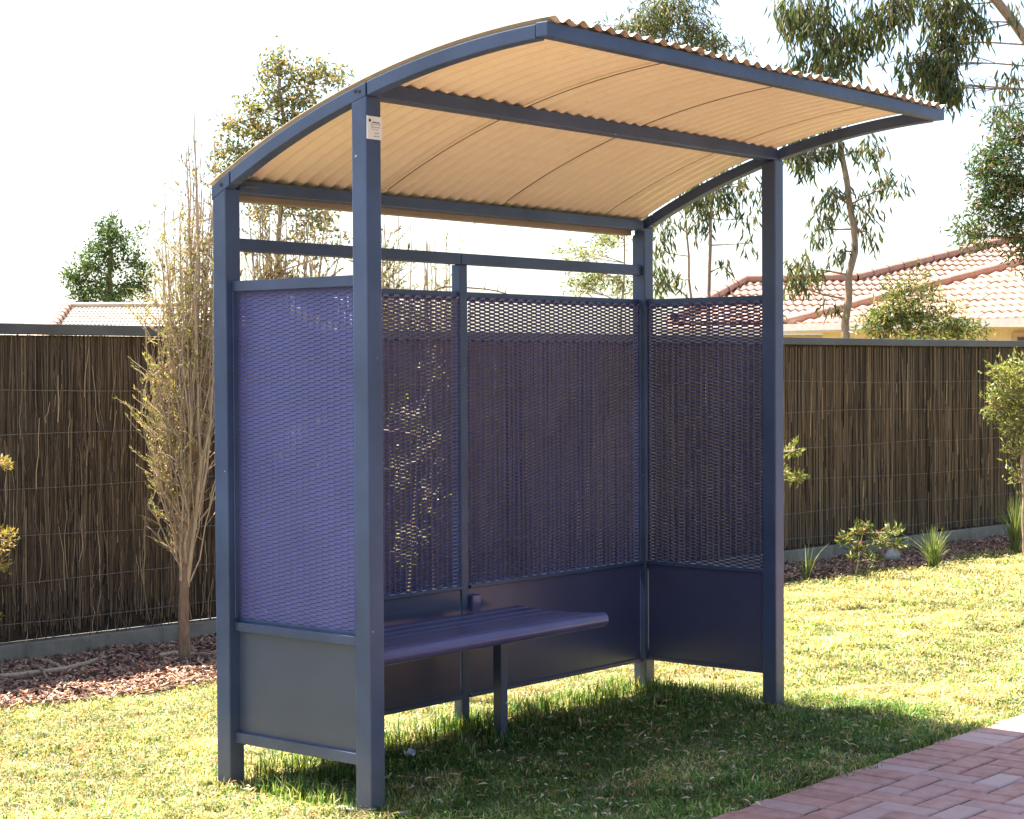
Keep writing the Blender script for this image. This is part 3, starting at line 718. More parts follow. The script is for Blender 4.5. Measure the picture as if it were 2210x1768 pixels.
# ------------------------------------------------------------------ trees and shrubs
def tree(name, label, cat, trunk, r0, r1, blobs, leaf, seed, barkm='bark', group=None, twigs=True, pal=None, trunk_k=18, limb_r=0.35):
    """trunk: list of points; blobs: (centre, (rx, ry, rz), clumps, leaves per clump); leaf: dict"""
    r = np.random.default_rng(seed)
    root = empty(name, tuple(trunk[0])); tag(root, label, cat, group)
    tp = spline(trunk, trunk_k); n = len(tp)
    tp[2:-1] += r.normal(0, r0 * 0.25, (n - 3, 3)) * np.array([1, 1, 0.2])
    tr = np.linspace(r0, r1, n)
    VV, FF, off = [], [], 0
    V, Fs, _ = tubes(tp[None], tr[None], 8); VV.append(V); FF.append(Fs[0]); off = len(V)
    tw_P, tw_R, C, D = [], [], [], []
    for bi, (c, rad, ncl, nl) in enumerate(blobs):
        c = np.array(c, float); rad = np.array(rad, float)
        dist = np.linalg.norm(tp - c, axis=1)
        cost = dist + np.where(tp[:, 2] > c[2] - 0.15 * rad[2], 0.6 * np.maximum(0, tp[:, 2] - c[2] + 0.15 * rad[2]) + 0.0, 0)
        j = int(np.argmin(cost)); a = tp[j]; lr = max(tr[j] * limb_r, 0.004)
        midp = (a + c) / 2 + r.normal(0, 0.06, 3) * np.linalg.norm(c - a) + np.array([0, 0, 0.05 * np.linalg.norm(c - a)])
        lp = spline([a, midp, c, c + (c - midp) * 0.35 + r.normal(0, 0.1, 3) * rad], 10)
        V, Fs, _ = tubes(lp[None], np.linspace(lr, lr * 0.25, 10)[None], 5); VV.append(V); FF.append(Fs[0] + off); off += len(V)
        q = rdir(r, ncl) * (r.uniform(0, 1, (ncl, 1)) ** 0.45) * rad + c
        st = lp[r.integers(3, 10, ncl)]
        mm = (st + q) / 2 + r.normal(0, 0.12, (ncl, 3)) * np.linalg.norm(q - st, axis=1, keepdims=True)
        path_ = np.stack([st, (st + mm) / 2 + (mm - st) * 0.08, mm, (mm + q) / 2 + (q - mm) * 0.06, q], 1)
        tw_P.append(path_); tw_R.append(np.linspace(1, 0.3, 5)[None] * np.clip(lr * 0.35, 0.0015, 0.012) * np.ones((ncl, 1)))
        k = r.poisson(nl, ncl); own = np.repeat(np.arange(ncl), k); t = r.uniform(0.45, 1.05, len(own))[:, None]
        base = mm[own] + (q[own] - mm[own]) * t + r.normal(0, leaf.get('spread', 0.05), (len(own), 3))
        out = (q[own] - c) / (np.linalg.norm(q[own] - c, axis=1, keepdims=True) + 1e-6)
        d = rdir(r, len(own)) * leaf.get('rand', 1.0) + out * leaf.get('out', 0.3) + np.array([0, 0, leaf.get('z', 0.0)])
        C.append(base); D.append(d)
    if twigs:
        P = np.concatenate(tw_P); R = np.concatenate(tw_R)
        V, Fs, _ = tubes(P, R, 3, False); VV.append(V); FF.append(Fs[0] + off)
    mesh_np('trunk', np.concatenate(VV), np.concatenate(FF), barkm, root, smooth=True)
    C = np.concatenate(C); D = np.concatenate(D); m = len(C)
    Lf = leaf['len'] * r.uniform(0.6, 1.3, m); Wf = leaf['wid'] * r.uniform(0.7, 1.25, m)
    V, Fq, own = leaves(C, D, rdir(r, m), Lf, Wf, droop=leaf.get('droop', 0.1))
    o = mesh_np('crown', V, Fq, 'leaf', root, pick(r, pal or PAL_EUC, m, 0.25)[own])
    return root
PAL_EUC = [(0.09, 0.13, 0.045), (0.07, 0.10, 0.045), (0.13, 0.16, 0.06), (0.11, 0.12, 0.07), (0.20, 0.17, 0.08)]
PAL_GREEN = [(0.06, 0.11, 0.03), (0.08, 0.14, 0.04), (0.11, 0.17, 0.045), (0.05, 0.085, 0.03)]
PAL_OLIVE = [(0.16, 0.17, 0.06), (0.12, 0.15, 0.05), (0.22, 0.20, 0.08), (0.30, 0.22, 0.11), (0.10, 0.13, 0.05)]
PAL_BROWN = [(0.30, 0.18, 0.08), (0.22, 0.15, 0.06), (0.14, 0.15, 0.05), (0.36, 0.24, 0.13), (0.11, 0.13, 0.045)]
PAL_YG = [(0.26, 0.28, 0.08), (0.20, 0.24, 0.07), (0.34, 0.32, 0.12), (0.15, 0.2, 0.05)]
def mpp(d): return d / FPX
def B(px, py, d, rx, ry, ncl, nl, rz=None):
    k = mpp(d); h = rx * k
    return (PX(px, py, d), (h, (rz or h), ry * k), ncl, nl)
def gz(px, d): p_ = PX(px, 884, d); return np.array([p_[0], p_[1], 0.0])
EUC = dict(len=0.17, wid=0.030, spread=0.08, rand=0.55, out=0.1, z=-1.1, droop=0.12)
EUCS = dict(len=0.12, wid=0.022, spread=0.05, rand=0.6, out=0.1, z=-1.0, droop=0.12)
SMALL = dict(len=0.045, wid=0.022, spread=0.045, rand=1.0, out=0.4, z=0.15)
FINE = dict(len=0.035, wid=0.009, spread=0.03, rand=1.0, out=0.3, z=0.3)

# gum with a forked trunk to the right of the shelter
d = 20.0
tree('gum_tree', 'slender forked gum tree right of the shelter, in front of the tiled roof', 'tree',
     [gz(1832, d), PX(1832, 720, d), PX(1824, 640, d), PX(1830, 590, d), PX(1852, 540, d), PX(1838, 470, d), PX(1822, 380, d), PX(1815, 300, d), PX(1808, 235, d)], 0.062, 0.028,
     [B(1780, 270, d, 60, 35, 22, 7), B(1700, 290, d, 40, 35, 14, 7), B(1760, 330, d, 60, 50, 26, 7), B(1720, 340, d, 35, 60, 16, 7), B(1880, 330, d, 45, 50, 14, 7), B(1795, 420, d, 60, 50, 18, 6), B(1925, 400, d, 45, 45, 14, 5), B(1860, 450, d, 35, 50, 10, 6),
      B(1770, 495, d, 35, 45, 10, 6), B(1735, 580, d, 50, 45, 22, 6), B(1720, 615, d, 30, 35, 12, 6), B(1880, 505, d, 25, 30, 7, 5), B(1810, 545, d, 20, 35, 6, 6), B(1800, 660, d, 22, 14, 6, 6)],
     dict(EUCS, len=0.14, wid=0.028), 21, 'barkeuc', 'gum trees beyond the fence')
# big gum whose foliage hangs in from the top right
d = 21.0
tree('gum_tree', 'tall gum tree whose thick branch and dense drooping foliage hang in at the top right', 'tree',
     [gz(2330, d), PX(2330, 500, d), PX(2300, 260, d), PX(2235, 110, d), PX(2185, 40, d), PX(2130, -30, d), PX(2040, -90, d), PX(1930, -130, d), PX(1800, -140, d), PX(1690, -120, d)], 0.10, 0.03,
     [B(1740, 40, d, 65, 63, 46, 10), B(1800, 120, d, 69, 59, 46, 10), B(1720, 160, d, 41, 38, 16, 9), B(1860, 60, d, 57, 68, 31, 10), B(1930, 30, d, 57, 59, 31, 10), B(2030, 20, d, 61, 51, 37, 11), B(2045, 90, d, 36, 42, 25, 11), B(2010, 140, d, 41, 38, 29, 12), B(2040, 190, d, 32, 34, 21, 11), B(1975, 180, d, 36, 34, 16, 9),
      B(1940, 130, d, 32, 34, 9, 8), B(2100, 50, d, 32, 51, 14, 9), B(2180, 170, d, 36, 51, 9, 5), B(2160, 230, d, 24, 42, 7, 5), B(2200, 20, d, 24, 34, 5, 5), B(1690, 20, d, 24, 38, 7, 8), B(1830, -60, d, 131, 51, 37, 9), B(2060, -80, d, 98, 51, 31, 9)],
     EUC, 22, 'barkeuc', 'gum trees beyond the fence', trunk_k=30, limb_r=0.22)
# dense tree at the right edge
d = 26.0
tree('evergreen_tree', 'dense dark green tree at the right edge above the tiled roof', 'tree',
     [gz(2260, d), PX(2255, 500, d), PX(2230, 300, d)], 0.13, 0.03,
     [B(2180, 300, d, 55, 60, 54, 12), B(2150, 380, d, 65, 55, 66, 12), B(2200, 400, d, 60, 70, 66, 12), B(2130, 340, d, 40, 40, 30, 12), B(2180, 480, d, 50, 60, 60, 12), B(2120, 440, d, 35, 35, 27, 10), B(2215, 540, d, 40, 45, 36, 12), B(2090, 505, d, 45, 28, 30, 11), B(2150, 250, d, 30, 40, 14, 9), B(2240, 250, d, 60, 80, 36, 12)],
     dict(len=0.10, wid=0.03, spread=0.09, rand=0.9, out=0.3, z=-0.3), 23, 'bark', None, pal=PAL_GREEN + [(0.22, 0.15, 0.09)])
# gum behind the roof top
d = 30.0
tree('gum_tree', 'gum tree with a feathery crown showing above the corrugated shelter roof', 'tree',
     [gz(1388, d), PX(1388, 500, d), PX(1400, 250, d), PX(1450, -60, d)], 0.08, 0.03,
     [B(1440, 20, d, 80, 45, 80, 9), B(1400, 60, d, 50, 40, 50, 9), B(1500, 60, d, 55, 55, 60, 9), B(1540, 100, d, 36, 36, 26, 8), B(1350, 60, d, 40, 28, 26, 7), B(1590, 100, d, 40, 35, 16, 6), B(1460, 110, d, 60, 40, 50, 8), B(1500, -40, d, 80, 50, 60, 9), B(1300, 55, d, 25, 20, 8, 5)],
     dict(len=0.15, wid=0.026, spread=0.09, rand=0.7, out=0.1, z=-0.8, droop=0.1), 24, 'barkeuc', 'gum trees beyond the fence', pal=PAL_OLIVE[:3] + PAL_EUC)
# unseen gum added left of frame; its limb blocks sun under the shelter roof
ov = [((1.22 + a, 2.56 + b, 5.6 + c), (0.42, 0.42, 0.26), 60, 14) for a, b, c in ((-1.0, 0.05, 0.0), (-0.5, -0.1, 0.1), (0.0, 0.1, 0.15), (0.5, -0.1, 0.1), (1.0, 0.0, 0.0), (0.3, 0.15, 0.3), (-0.7, 0.1, 0.25), (1.15, 0.1, 0.2))]
tree('gum_tree', 'unseen gum tree added behind the fence, its high limb shading the shelter floor', 'tree',
     [(2.2, 6.3, 0.0), (2.2, 6.1, 3.0), (2.1, 5.4, 5.4), (1.9, 4.4, 6.2), (1.5, 3.2, 6.0), (1.2, 2.5, 5.8)], 0.09, 0.025, ov,
     dict(len=0.15, wid=0.036, spread=0.08, rand=0.8, out=0.1, z=-0.7, droop=0.1), 35, 'barkeuc', 'gum trees beyond the fence', trunk_k=30)
# two thin gums seen between the right-hand posts
d = 17.0
tree('gum_tree', 'thin reddish sapling trunk with wispy leaves seen between the two right-hand posts', 'tree',
     [gz(1527, d), PX(1528, 640, d), PX(1532, 560, d), PX(1536, 480, d), PX(1540, 400, d), PX(1545, 300, d), PX(1550, 180, d)], 0.028, 0.009,
     [B(1540, 430, d, 40, 35, 18, 5), B(1575, 440, d, 30, 40, 12, 5), B(1600, 400, d, 40, 30, 12, 4), B(1615, 470, d, 30, 40, 8, 4), B(1560, 370, d, 50, 30, 20, 5), B(1560, 575, d, 20, 25, 5, 5), B(1610, 525, d, 16, 16, 4, 5), B(1500, 390, d, 25, 30, 10, 5), B(1640, 390, d, 20, 30, 6, 4)],
     EUCS, 25, 'barkeuc', 'gum trees beyond the fence', limb_r=0.5)
tree('gum_tree', 'forked leaning sapling with few leaves just right of the rear right post', 'tree',
     [gz(1494, d + 0.6), PX(1494, 620, d + 0.6), PX(1486, 560, d + 0.6), PX(1478, 500, d + 0.6), PX(1478, 430, d + 0.6), PX(1474, 300, d + 0.6)], 0.02, 0.007,
     [B(1420, 540, d, 22, 60, 18, 4), B(1440, 490, d, 25, 40, 14, 4), B(1490, 450, d, 30, 35, 14, 5), B(1510, 480, d, 15, 40, 6, 5), B(1450, 590, d, 40, 30, 10, 4), B(1415, 610, d, 18, 40, 16, 4), B(1465, 400, d, 30, 30, 10, 5), B(1505, 430, d, 14, 25, 6, 5)],
     EUCS, 26, 'barkeuc', 'gum trees beyond the fence', limb_r=0.6)
# wispy shrub left of the rear right post
d = 15.0
tree('shrub', 'wispy pale green shrub seen over the back screen, left of the rear right post', 'shrub',
     [gz(1330, d), PX(1340, 640, d), PX(1352, 560, d), PX(1345, 480, d)], 0.016, 0.006,
     [B(1310, 520, d, 30, 22, 22, 9), B(1260, 545, d, 45, 15, 24, 7), B(1340, 500, d, 20, 25, 14, 8), B(1215, 540, d, 30, 22, 12, 5), B(1290, 600, d, 55, 22, 34, 9), B(1250, 615, d, 40, 25, 26, 9), B(1340, 620, d, 35, 25, 24, 8), B(1225, 580, d, 22, 14, 8, 6)],
     dict(len=0.05, wid=0.012, spread=0.035, rand=1.0, out=0.4, z=0.1), 27, 'barkpale', None, pal=PAL_YG, limb_r=0.7)
# dense shrub before the tiled roof
d = 19.0
tree('shrub', 'leafy green shrub behind the fence in front of the right-hand tiled roof', 'shrub',
     [gz(1960, d), PX(1960, 720, d), PX(1955, 640, d)], 0.035, 0.012,
     [B(1950, 640, d, 55, 55, 56, 9), B(1920, 690, d, 60, 40, 63, 10), B(1990, 690, d, 70, 40, 70, 10), B(2060, 710, d, 60, 28, 49, 10), B(1880, 710, d, 40, 22, 28, 9), B(2100, 715, d, 30, 20, 18, 9), B(2010, 640, d, 40, 35, 21, 7), B(1985, 605, d, 35, 28, 17, 6), B(2060, 670, d, 35, 25, 13, 6), B(1950, 740, d, 120, 25, 42, 9)],
     dict(len=0.075, wid=0.02, spread=0.05, rand=1.0, out=0.3, z=0.1), 28, 'bark', None, pal=PAL_OLIVE + PAL_GREEN[1:3] + PAL_YG)
# tree behind the left arch
d = 14.5
tree('small_tree', 'small tree with mixed green and brown leaves rising behind the left roof arch', 'tree',
     [gz(600, d), PX(598, 640, d), PX(590, 560, d), PX(610, 470, d), PX(612, 350, d), PX(610, 200, d), PX(605, 130, d)], 0.035, 0.012,
     [B(600, 135, d, 26, 22, 21, 11), B(575, 165, d, 24, 26, 18, 10), B(640, 165, d, 30, 20, 23, 10), B(690, 160, d, 34, 18, 26, 10), B(735, 172, d, 28, 16, 16, 9), B(600, 215, d, 36, 22, 29, 10), B(660, 210, d, 40, 22, 29, 10), B(540, 235, d, 30, 22, 23, 10), B(505, 270, d, 26, 24, 21, 10), B(560, 280, d, 40, 24, 34, 10), B(630, 265, d, 40, 26, 34, 10), B(490, 320, d, 22, 24, 18, 10), B(530, 335, d, 34, 24, 26, 10), B(480, 370, d, 20, 22, 13, 10), B(590, 340, d, 40, 26, 29, 10), B(700, 270, d, 40, 30, 29, 10),
      B(640, 440, d, 60, 24, 52, 9), B(700, 470, d, 40, 26, 29, 8), B(560, 450, d, 40, 26, 23, 8), B(735, 540, d, 30, 40, 16, 6), B(655, 500, d, 30, 30, 18, 8)],
     dict(len=0.048, wid=0.02, spread=0.05, rand=1.0, out=0.3, z=0.0), 29, 'barkeuc', None, pal=[(0.20, 0.22, 0.08), (0.16, 0.19, 0.07), (0.30, 0.24, 0.11), (0.40, 0.28, 0.14), (0.13, 0.17, 0.06)])
# distant dark tree on the left
d = 92.0
tree('evergreen_tree', 'round dark green tree standing behind the distant house roof', 'tree',
     [gz(235, d), PX(235, 660, d), PX(238, 560, d), PX(235, 480, d)], 0.25, 0.06,
     [B(232, 490, d, 34, 32, 29, 14), B(215, 530, d, 40, 35, 38, 14), B(260, 520, d, 34, 40, 34, 14), B(185, 575, d, 42, 35, 42, 14), B(235, 575, d, 40, 40, 38, 14), B(285, 570, d, 35, 45, 34, 14), B(165, 610, d, 26, 26, 21, 13), B(215, 625, d, 45, 30, 42, 14), B(275, 630, d, 45, 30, 38, 14), B(315, 610, d, 30, 45, 25, 13), B(180, 640, d, 34, 24, 25, 12), B(240, 655, d, 60, 20, 38, 12), B(150, 600, d, 18, 20, 10, 12), B(300, 500, d, 16, 20, 6, 10)],
     dict(len=0.17, wid=0.11, spread=0.16, rand=1.0, out=0.4, z=0.1), 30, 'bark', None, pal=PAL_GREEN)

# the tall brushy paperbark in front of the left fence
def brushy(name, label, base, top_pts, nst, h_fork, seed, leafn, pal, r0=0.032, spread=0.0, stem_r=0.0055, barkm='barkpale', leafz=(0.3, 0.95), twn=6, trunk_bark=True):
    """many near-vertical stems from one trunk. top_pts: list of (x,y,z) ends drawn from at random"""
    r = np.random.default_rng(seed); root = empty(name, tuple(base)); tag(root, label, 'shrub')
    fork = base + np.array([0, 0, h_fork]) + np.array([0.01, 0.01, 0])
    if r0 > 0:
        tp = spline([base - np.array([0, 0, 0.05]), base + (fork - base) * 0.5 + np.array([-0.012, 0, 0]), fork], 9)
        V, Fs, _ = tubes(tp[None], np.linspace(r0 * 1.25, r0 * 0.8, 9)[None], 9)
        mesh_np('trunk', V, Fs, 'bark', root, smooth=True)
    top_pts = np.asarray(top_pts); ends = top_pts[r.integers(0, len(top_pts), nst)] + r.normal(0, 0.04, (nst, 3))
    sh_ = r.uniform(0.35, 1.05, (nst, 1)) ** 0.5; ends = fork + (ends - fork) * np.minimum(sh_, 1.0)
    k = 9; t = np.linspace(0, 1, k)[None, :, None]
    nl = 9; hi = top_pts[np.argsort(-top_pts[:, 2])[:max(nl * 3, len(top_pts) // 2)]]; le = hi[r.permutation(len(hi))[:nl]]
    ls = fork + r.normal(0, 0.012, (nl, 3)) - np.array([0, 0, 1]) * r.uniform(0, h_fork * 0.3, (nl, 1)); kk = 12; tl = np.linspace(0, 1, kk)[None, :, None]
    LP = ls[:, None] + (le - ls)[:, None] * np.array([1, 1, 0]) * (1 - (1 - tl) ** 1.5) + (le - ls)[:, None] * np.array([0, 0, 1]) * (0.7 * tl + 0.3 * tl ** 1.5)
    LP[:, 1:] += np.cumsum(r.normal(0, 0.012, (nl, kk - 1, 3)), 1) * np.array([1, 1, 0.3])
    zs = ls[:, 2].mean() + (ends[:, 2] - fork[2]) * r.uniform(0.0, 0.62, nst)
    cost = np.linalg.norm(LP[None, :, :, :2] - (fork[None, None, :2] * 0.45 + ends[:, None, None, :2] * 0.55), axis=3) + np.abs(LP[None, :, :, 2] - zs[:, None, None]) * 0.8 + r.uniform(0, 0.06, (nst, nl, 1))
    ij = cost.reshape(nst, -1).argmin(1); st = LP.reshape(-1, 3)[ij]
    ends = np.where((ends[:, 2:] > st[:, 2:] + 0.12), ends, st + np.array([0, 0, 0.25]) + (ends - st) * np.array([0.6, 0.6, 0.0]))
    # stems spread first, then run straight up
    hor = (ends - st) * np.array([1, 1, 0]); ver = (ends - st) * np.array([0, 0, 1])
    P = st[:, None] + hor[:, None] * (1 - (1 - t) ** 1.9) + ver[:, None] * (0.55 * t + 0.45 * t ** 1.5)
    P[:, 1:] += np.cumsum(r.normal(0, 0.014, (nst, k - 1, 3)), 1) * np.array([1, 1, 0.3])
    R = stem_r * r.uniform(0.5, 1.3, (nst, 1)) * np.linspace(1.25, 0.22, k)[None]
    VV = []; FF = []; V, Fs, _ = tubes(P, R, 4, False); VV.append(V); FF.append(Fs[0]); off = len(V)
    V, Fs, _ = tubes(LP, np.linspace(stem_r * 2.3, stem_r * 0.5, kk)[None] * np.ones((nl, 1)), 6, False); VV.append(V); FF.append(Fs[0] + off); off += len(V)
    # side twigs
    m = nst * twn; own = np.repeat(np.arange(nst), twn); tt = r.uniform(leafz[0] * 0.6, 1, m); f = tt * (k - 1); i0 = np.minimum(f.astype(int), k - 2); w = (f - i0)[:, None]
    a = P[own, i0] * (1 - w) + P[own, i0 + 1] * w
    dd = rdir(r, m) * np.array([1, 1, 0.5]) + np.array([0, 0, 0.75]); ln = r.uniform(0.04, 0.20, m)[:, None]
    b = a + dd * ln; c = (a + b) / 2 + r.normal(0, 0.012, (m, 3))
    Pt = np.stack([a, c, b], 1); V, Fs, _ = tubes(Pt, np.array([[0.0028, 0.0022, 0.0013]]) * np.ones((m, 1)), 3, False); VV.append(V); FF.append(Fs[0] + off)
    mesh_np('stems', np.concatenate(VV), np.concatenate(FF), barkm, root, smooth=True)
    # leaves on the twigs
    n = leafn; o2 = r.integers(0, m, n); keep = (tt[o2] > leafz[0]) & (tt[o2] < leafz[1] + 0.25 * r.uniform(size=n)); o2 = o2[keep]; n = len(o2)
    u = r.uniform(0.1, 1.05, (n, 1)); Cc = a[o2] * (1 - u) + b[o2] * u
    D = rdir(r, n) * 0.8 + (b - a)[o2] / ln[o2] + np.array([0, 0, 0.3])
    V, Fq, own = leaves(Cc, D, rdir(r, n), r.uniform(0.014, 0.034, n), r.uniform(0.004, 0.009, n))
    mesh_np('crown', V, Fq, 'leaf', root, pick(r, pal, n, 0.25)[own]); return root
d = 10.15; base = gz(395, d); base[2] = 0.0
ends = np.concatenate([[PX(x, y, d + dz) for x, y in ((345, 640), (335, 720), (320, 760), (352, 520), (345, 430), (365, 420), (385, 330), (400, 300), (420, 240), (440, 280), (425, 330), (455, 300), (470, 340), (480, 420), (500, 480), (460, 400), (440, 440), (410, 420), (520, 560), (375, 500), (365, 900), (355, 1000))] for dz in (-0.12, 0.0, 0.14)])
brushy('paperbark_tree', 'tall brushy paperbark with pale vertical stems, left of the shelter in front of the fence', base, ends, 165, 0.54, 31, 15000, PAL_YG[:3] + PAL_OLIVE[:1] + [(0.46, 0.36, 0.19), (0.50, 0.38, 0.22), (0.38, 0.30, 0.15)], 0.03, leafz=(0.30, 0.95))
d = 12.4; base = gz(850, d)
ends = np.concatenate([[PX(x, y, d + dz) for x, y in ((800, 480), (830, 450), (850, 440), (870, 450), (890, 480), (840, 500), (910, 520), (820, 520))] for dz in (-0.1, 0.15)])
brushy('tall_shrub', 'thin twiggy shrub rising over the back screen just right of the front left post', base, ends, 56, 0.9, 32, 12000, PAL_OLIVE + PAL_YG[:1], 0.02, stem_r=0.005, leafz=(0.3, 1.0))
d = 12.8; base = gz(950, d)
ends = np.concatenate([[PX(x, y, d + dz) for x, y in ((930, 520), (950, 500), (970, 520), (990, 540), (960, 560), (1005, 600), (940, 560))] for dz in (-0.1, 0.15)])
brushy('tall_shrub', 'thin twiggy shrub rising behind the middle post of the back screen', base, ends, 24, 1.1, 33, 2600, PAL_YG + PAL_OLIVE[:1], 0.018, stem_r=0.0045, leafz=(0.35, 1.0))
d = 13.0; base = gz(620, d)
ends = np.concatenate([[PX(x, y, d + dz) for x, y in ((540, 470), (560, 440), (600, 450), (640, 470), (680, 480), (720, 500), (700, 440), (580, 420), (520, 500))] for dz in (-0.1, 0.2)])
brushy('tall_shrub', 'brown twiggy shrub seen through the gap above the left side panel', base, ends, 90, 0.9, 34, 22000, PAL_BROWN, 0.03, stem_r=0.0065, barkm='barkeuc', leafz=(0.4, 1.0))

# shrubs standing on the bed
def bush(name, label, base, blobs, leaf, seed, pal, r0=0.012, barkm='barkpale', top=None):
    return tree(name, label, 'shrub', [base, base + (np.array(top) - base) * 0.5 + np.array([0.01, 0, 0]), np.array(top)], r0, r0 * 0.4, blobs, leaf, seed, barkm, None, pal=pal, trunk_k=10, limb_r=0.7)
d = 15.9
bush('shrub', 'pale yellow-green shrub on a thin stem at the right edge before the fence', gz(2212, d),
     [B(2180, 830, d, 50, 50, 60, 11), B(2150, 870, d, 28, 40, 34, 9), B(2190, 900, d, 40, 50, 50, 10), B(2210, 800, d, 50, 40, 40, 10), B(2150, 800, d, 22, 20, 14, 8), B(2190, 970, d, 25, 30, 16, 8), B(2200, 1030, d, 25, 22, 12, 8), B(2230, 880, d, 50, 80, 50, 10)],
     dict(len=0.05, wid=0.016, spread=0.03, rand=0.8, out=0.6, z=0.3), 41, PAL_YG + [(0.40, 0.36, 0.15)], 0.02, top=PX(2200, 860, d))
d = 9.5
bush('shrub', 'golden backlit shrub tips poking in at the left edge before the fence', gz(-75, d),
     [B(0, 1000, d, 26, 22, 12, 12), B(10, 1165, d, 34, 26, 16, 12), B(-8, 1215, d, 30, 20, 12, 12), B(-20, 1320, d, 36, 16, 10, 12), B(-90, 1080, d, 60, 120, 60, 12), B(-90, 1250, d, 60, 90, 50, 12)],
     dict(len=0.03, wid=0.008, spread=0.012, rand=0.6, out=0.8, z=0.2), 42, [(0.42, 0.34, 0.10), (0.34, 0.30, 0.10), (0.45, 0.30, 0.10)], 0.012, top=PX(-85, 1000, d))
d = 10.6
bush('shrub', 'twiggy yellow-leaved shrub seen through the left bay of the back screen', gz(870, d),
     [B(880, 900, d, 60, 60, 30, 3), B(920, 960, d, 50, 50, 26, 3), B(860, 1010, d, 45, 60, 26, 3), B(930, 1060, d, 45, 60, 22, 3), B(890, 1140, d, 50, 50, 22, 3), B(940, 780, d, 30, 60, 12, 3), B(860, 1190, d, 45, 40, 14, 3), B(640, 930, d, 120, 120, 40, 3)],
     dict(len=0.028, wid=0.010, spread=0.02, rand=0.9, out=0.5, z=0.2), 43, PAL_YG + [(0.45, 0.40, 0.16)], 0.006, top=PX(905, 880, d))
d = 12.6
bush('shrub', 'small bright leafed shrub peeping out behind the front right post', gz(1665, d),
     [B(1715, 970, d, 16, 22, 9, 9), B(1690, 1020, d, 14, 30, 6, 8), B(1722, 1030, d, 24, 8, 9, 9), B(1672, 1010, d, 14, 40, 8, 8)],
     dict(len=0.04, wid=0.014, spread=0.012, rand=0.7, out=0.8, z=0.2), 44, PAL_YG + [(0.42, 0.40, 0.12)], 0.01, top=PX(1668, 990, d))
d = 14.2
bush('seedling', 'small bed seedling with a reddish tip and lit yellow-green side branch beside the grey rock', gz(1845, d),
     [B(1895, 1165, d, 20, 12, 12, 9), B(1930, 1150, d, 22, 14, 14, 9), B(1935, 1175, d, 24, 8, 10, 9), B(1828, 1165, d, 16, 12, 12, 10), B(1850, 1145, d, 12, 14, 8, 8), B(1885, 1210, d, 14, 14, 9, 8), B(1870, 1135, d, 8, 10, 5, 8), B(1850, 1195, d, 30, 20, 16, 8)],
     dict(len=0.05, wid=0.014, spread=0.014, rand=0.7, out=0.8, z=0.2), 45, PAL_YG + PAL_GREEN + [(0.35, 0.14, 0.07)], 0.008, top=PX(1862, 1150, d))
# the bare arched cane over the back screen
d = 9.6
cane = empty('cane', tuple(gz(930, d))); tag(cane, 'bare red-brown arched thorny cane over the top of the back screen', 'cane')
P = spline([PX(925, 700, d), PX(918, 640, d), PX(950, 618, d), PX(1000, 620, d), PX(1060, 625, d), PX(1095, 634, d), PX(1125, 650, d)], 24)
V, Fs, _ = tubes(P[None], np.linspace(0.006, 0.003, 24)[None], 6); mesh_np('stem', np.concatenate([V]), Fs, 'bark', cane, smooth=True)
P2 = spline([gz(935, d), PX(930, 900, d), PX(925, 700, d)], 10); V, Fs, _ = tubes(P2[None], np.full((1, 10), 0.006), 6); mesh_np('stem', V, Fs, 'bark', cane, smooth=True)
mb = MB()
for (x, y) in ((1045, 623), (1073, 628), (985, 619), (958, 617), (1090, 632)):
    V, Fs, _ = tubes(np.array([[PX(x, y, d), PX(x + 4, y - 12, d), PX(x + 12, y - 26, d)]]), np.array([[0.003, 0.0012, 0.0004]]), 4); mb.add(V, Fs[0])
mb.build('thorns', 'bark', cane)

# unseen trees added across the road; they block sky and darken the shelter front
def copy_tree(o, loc, rz, parent=None):
    c = o.copy(); COL.objects.link(c); c.parent = parent
    if parent is None: c.location = loc; c.rotation_euler = (0, 0, rz)
    for ch in list(o.children): copy_tree(ch, None, 0, c)
    return c
b0 = np.array([-14.0, -15.0, 0.0])
st0 = tree('sky_block_tree', 'added unseen leafy tree across the road, blocking low sky before the shelter', 'tree', [b0, b0 + np.array([0.1, 0, 2.5]), b0 + np.array([0, 0.1, 6.0])], 0.22, 0.08,
     [(b0 + np.array(q_), (1.9, 1.5, 1.5), 70, 9) for q_ in ((-1.6, 0, 2.0), (1.6, 0, 2.0), (0, 0.3, 3.2), (-1.8, 0, 4.6), (1.8, 0, 4.6), (0, 0, 6.2), (0, 0, 1.4))],
     dict(len=0.42, wid=0.24, spread=0.25, rand=1.0, out=0.3, z=0.0), 36, 'bark', 'added trees across the road that block front sky', pal=PAL_GREEN)
for k, (x_, y_) in enumerate(((-7.5, -15.6), (-1.0, -14.8), (5.5, -15.5), (12.0, -15.0), (18.5, -15.4))):
    copy_tree(st0, (x_, y_, 0), 1.3 * k + 0.4)
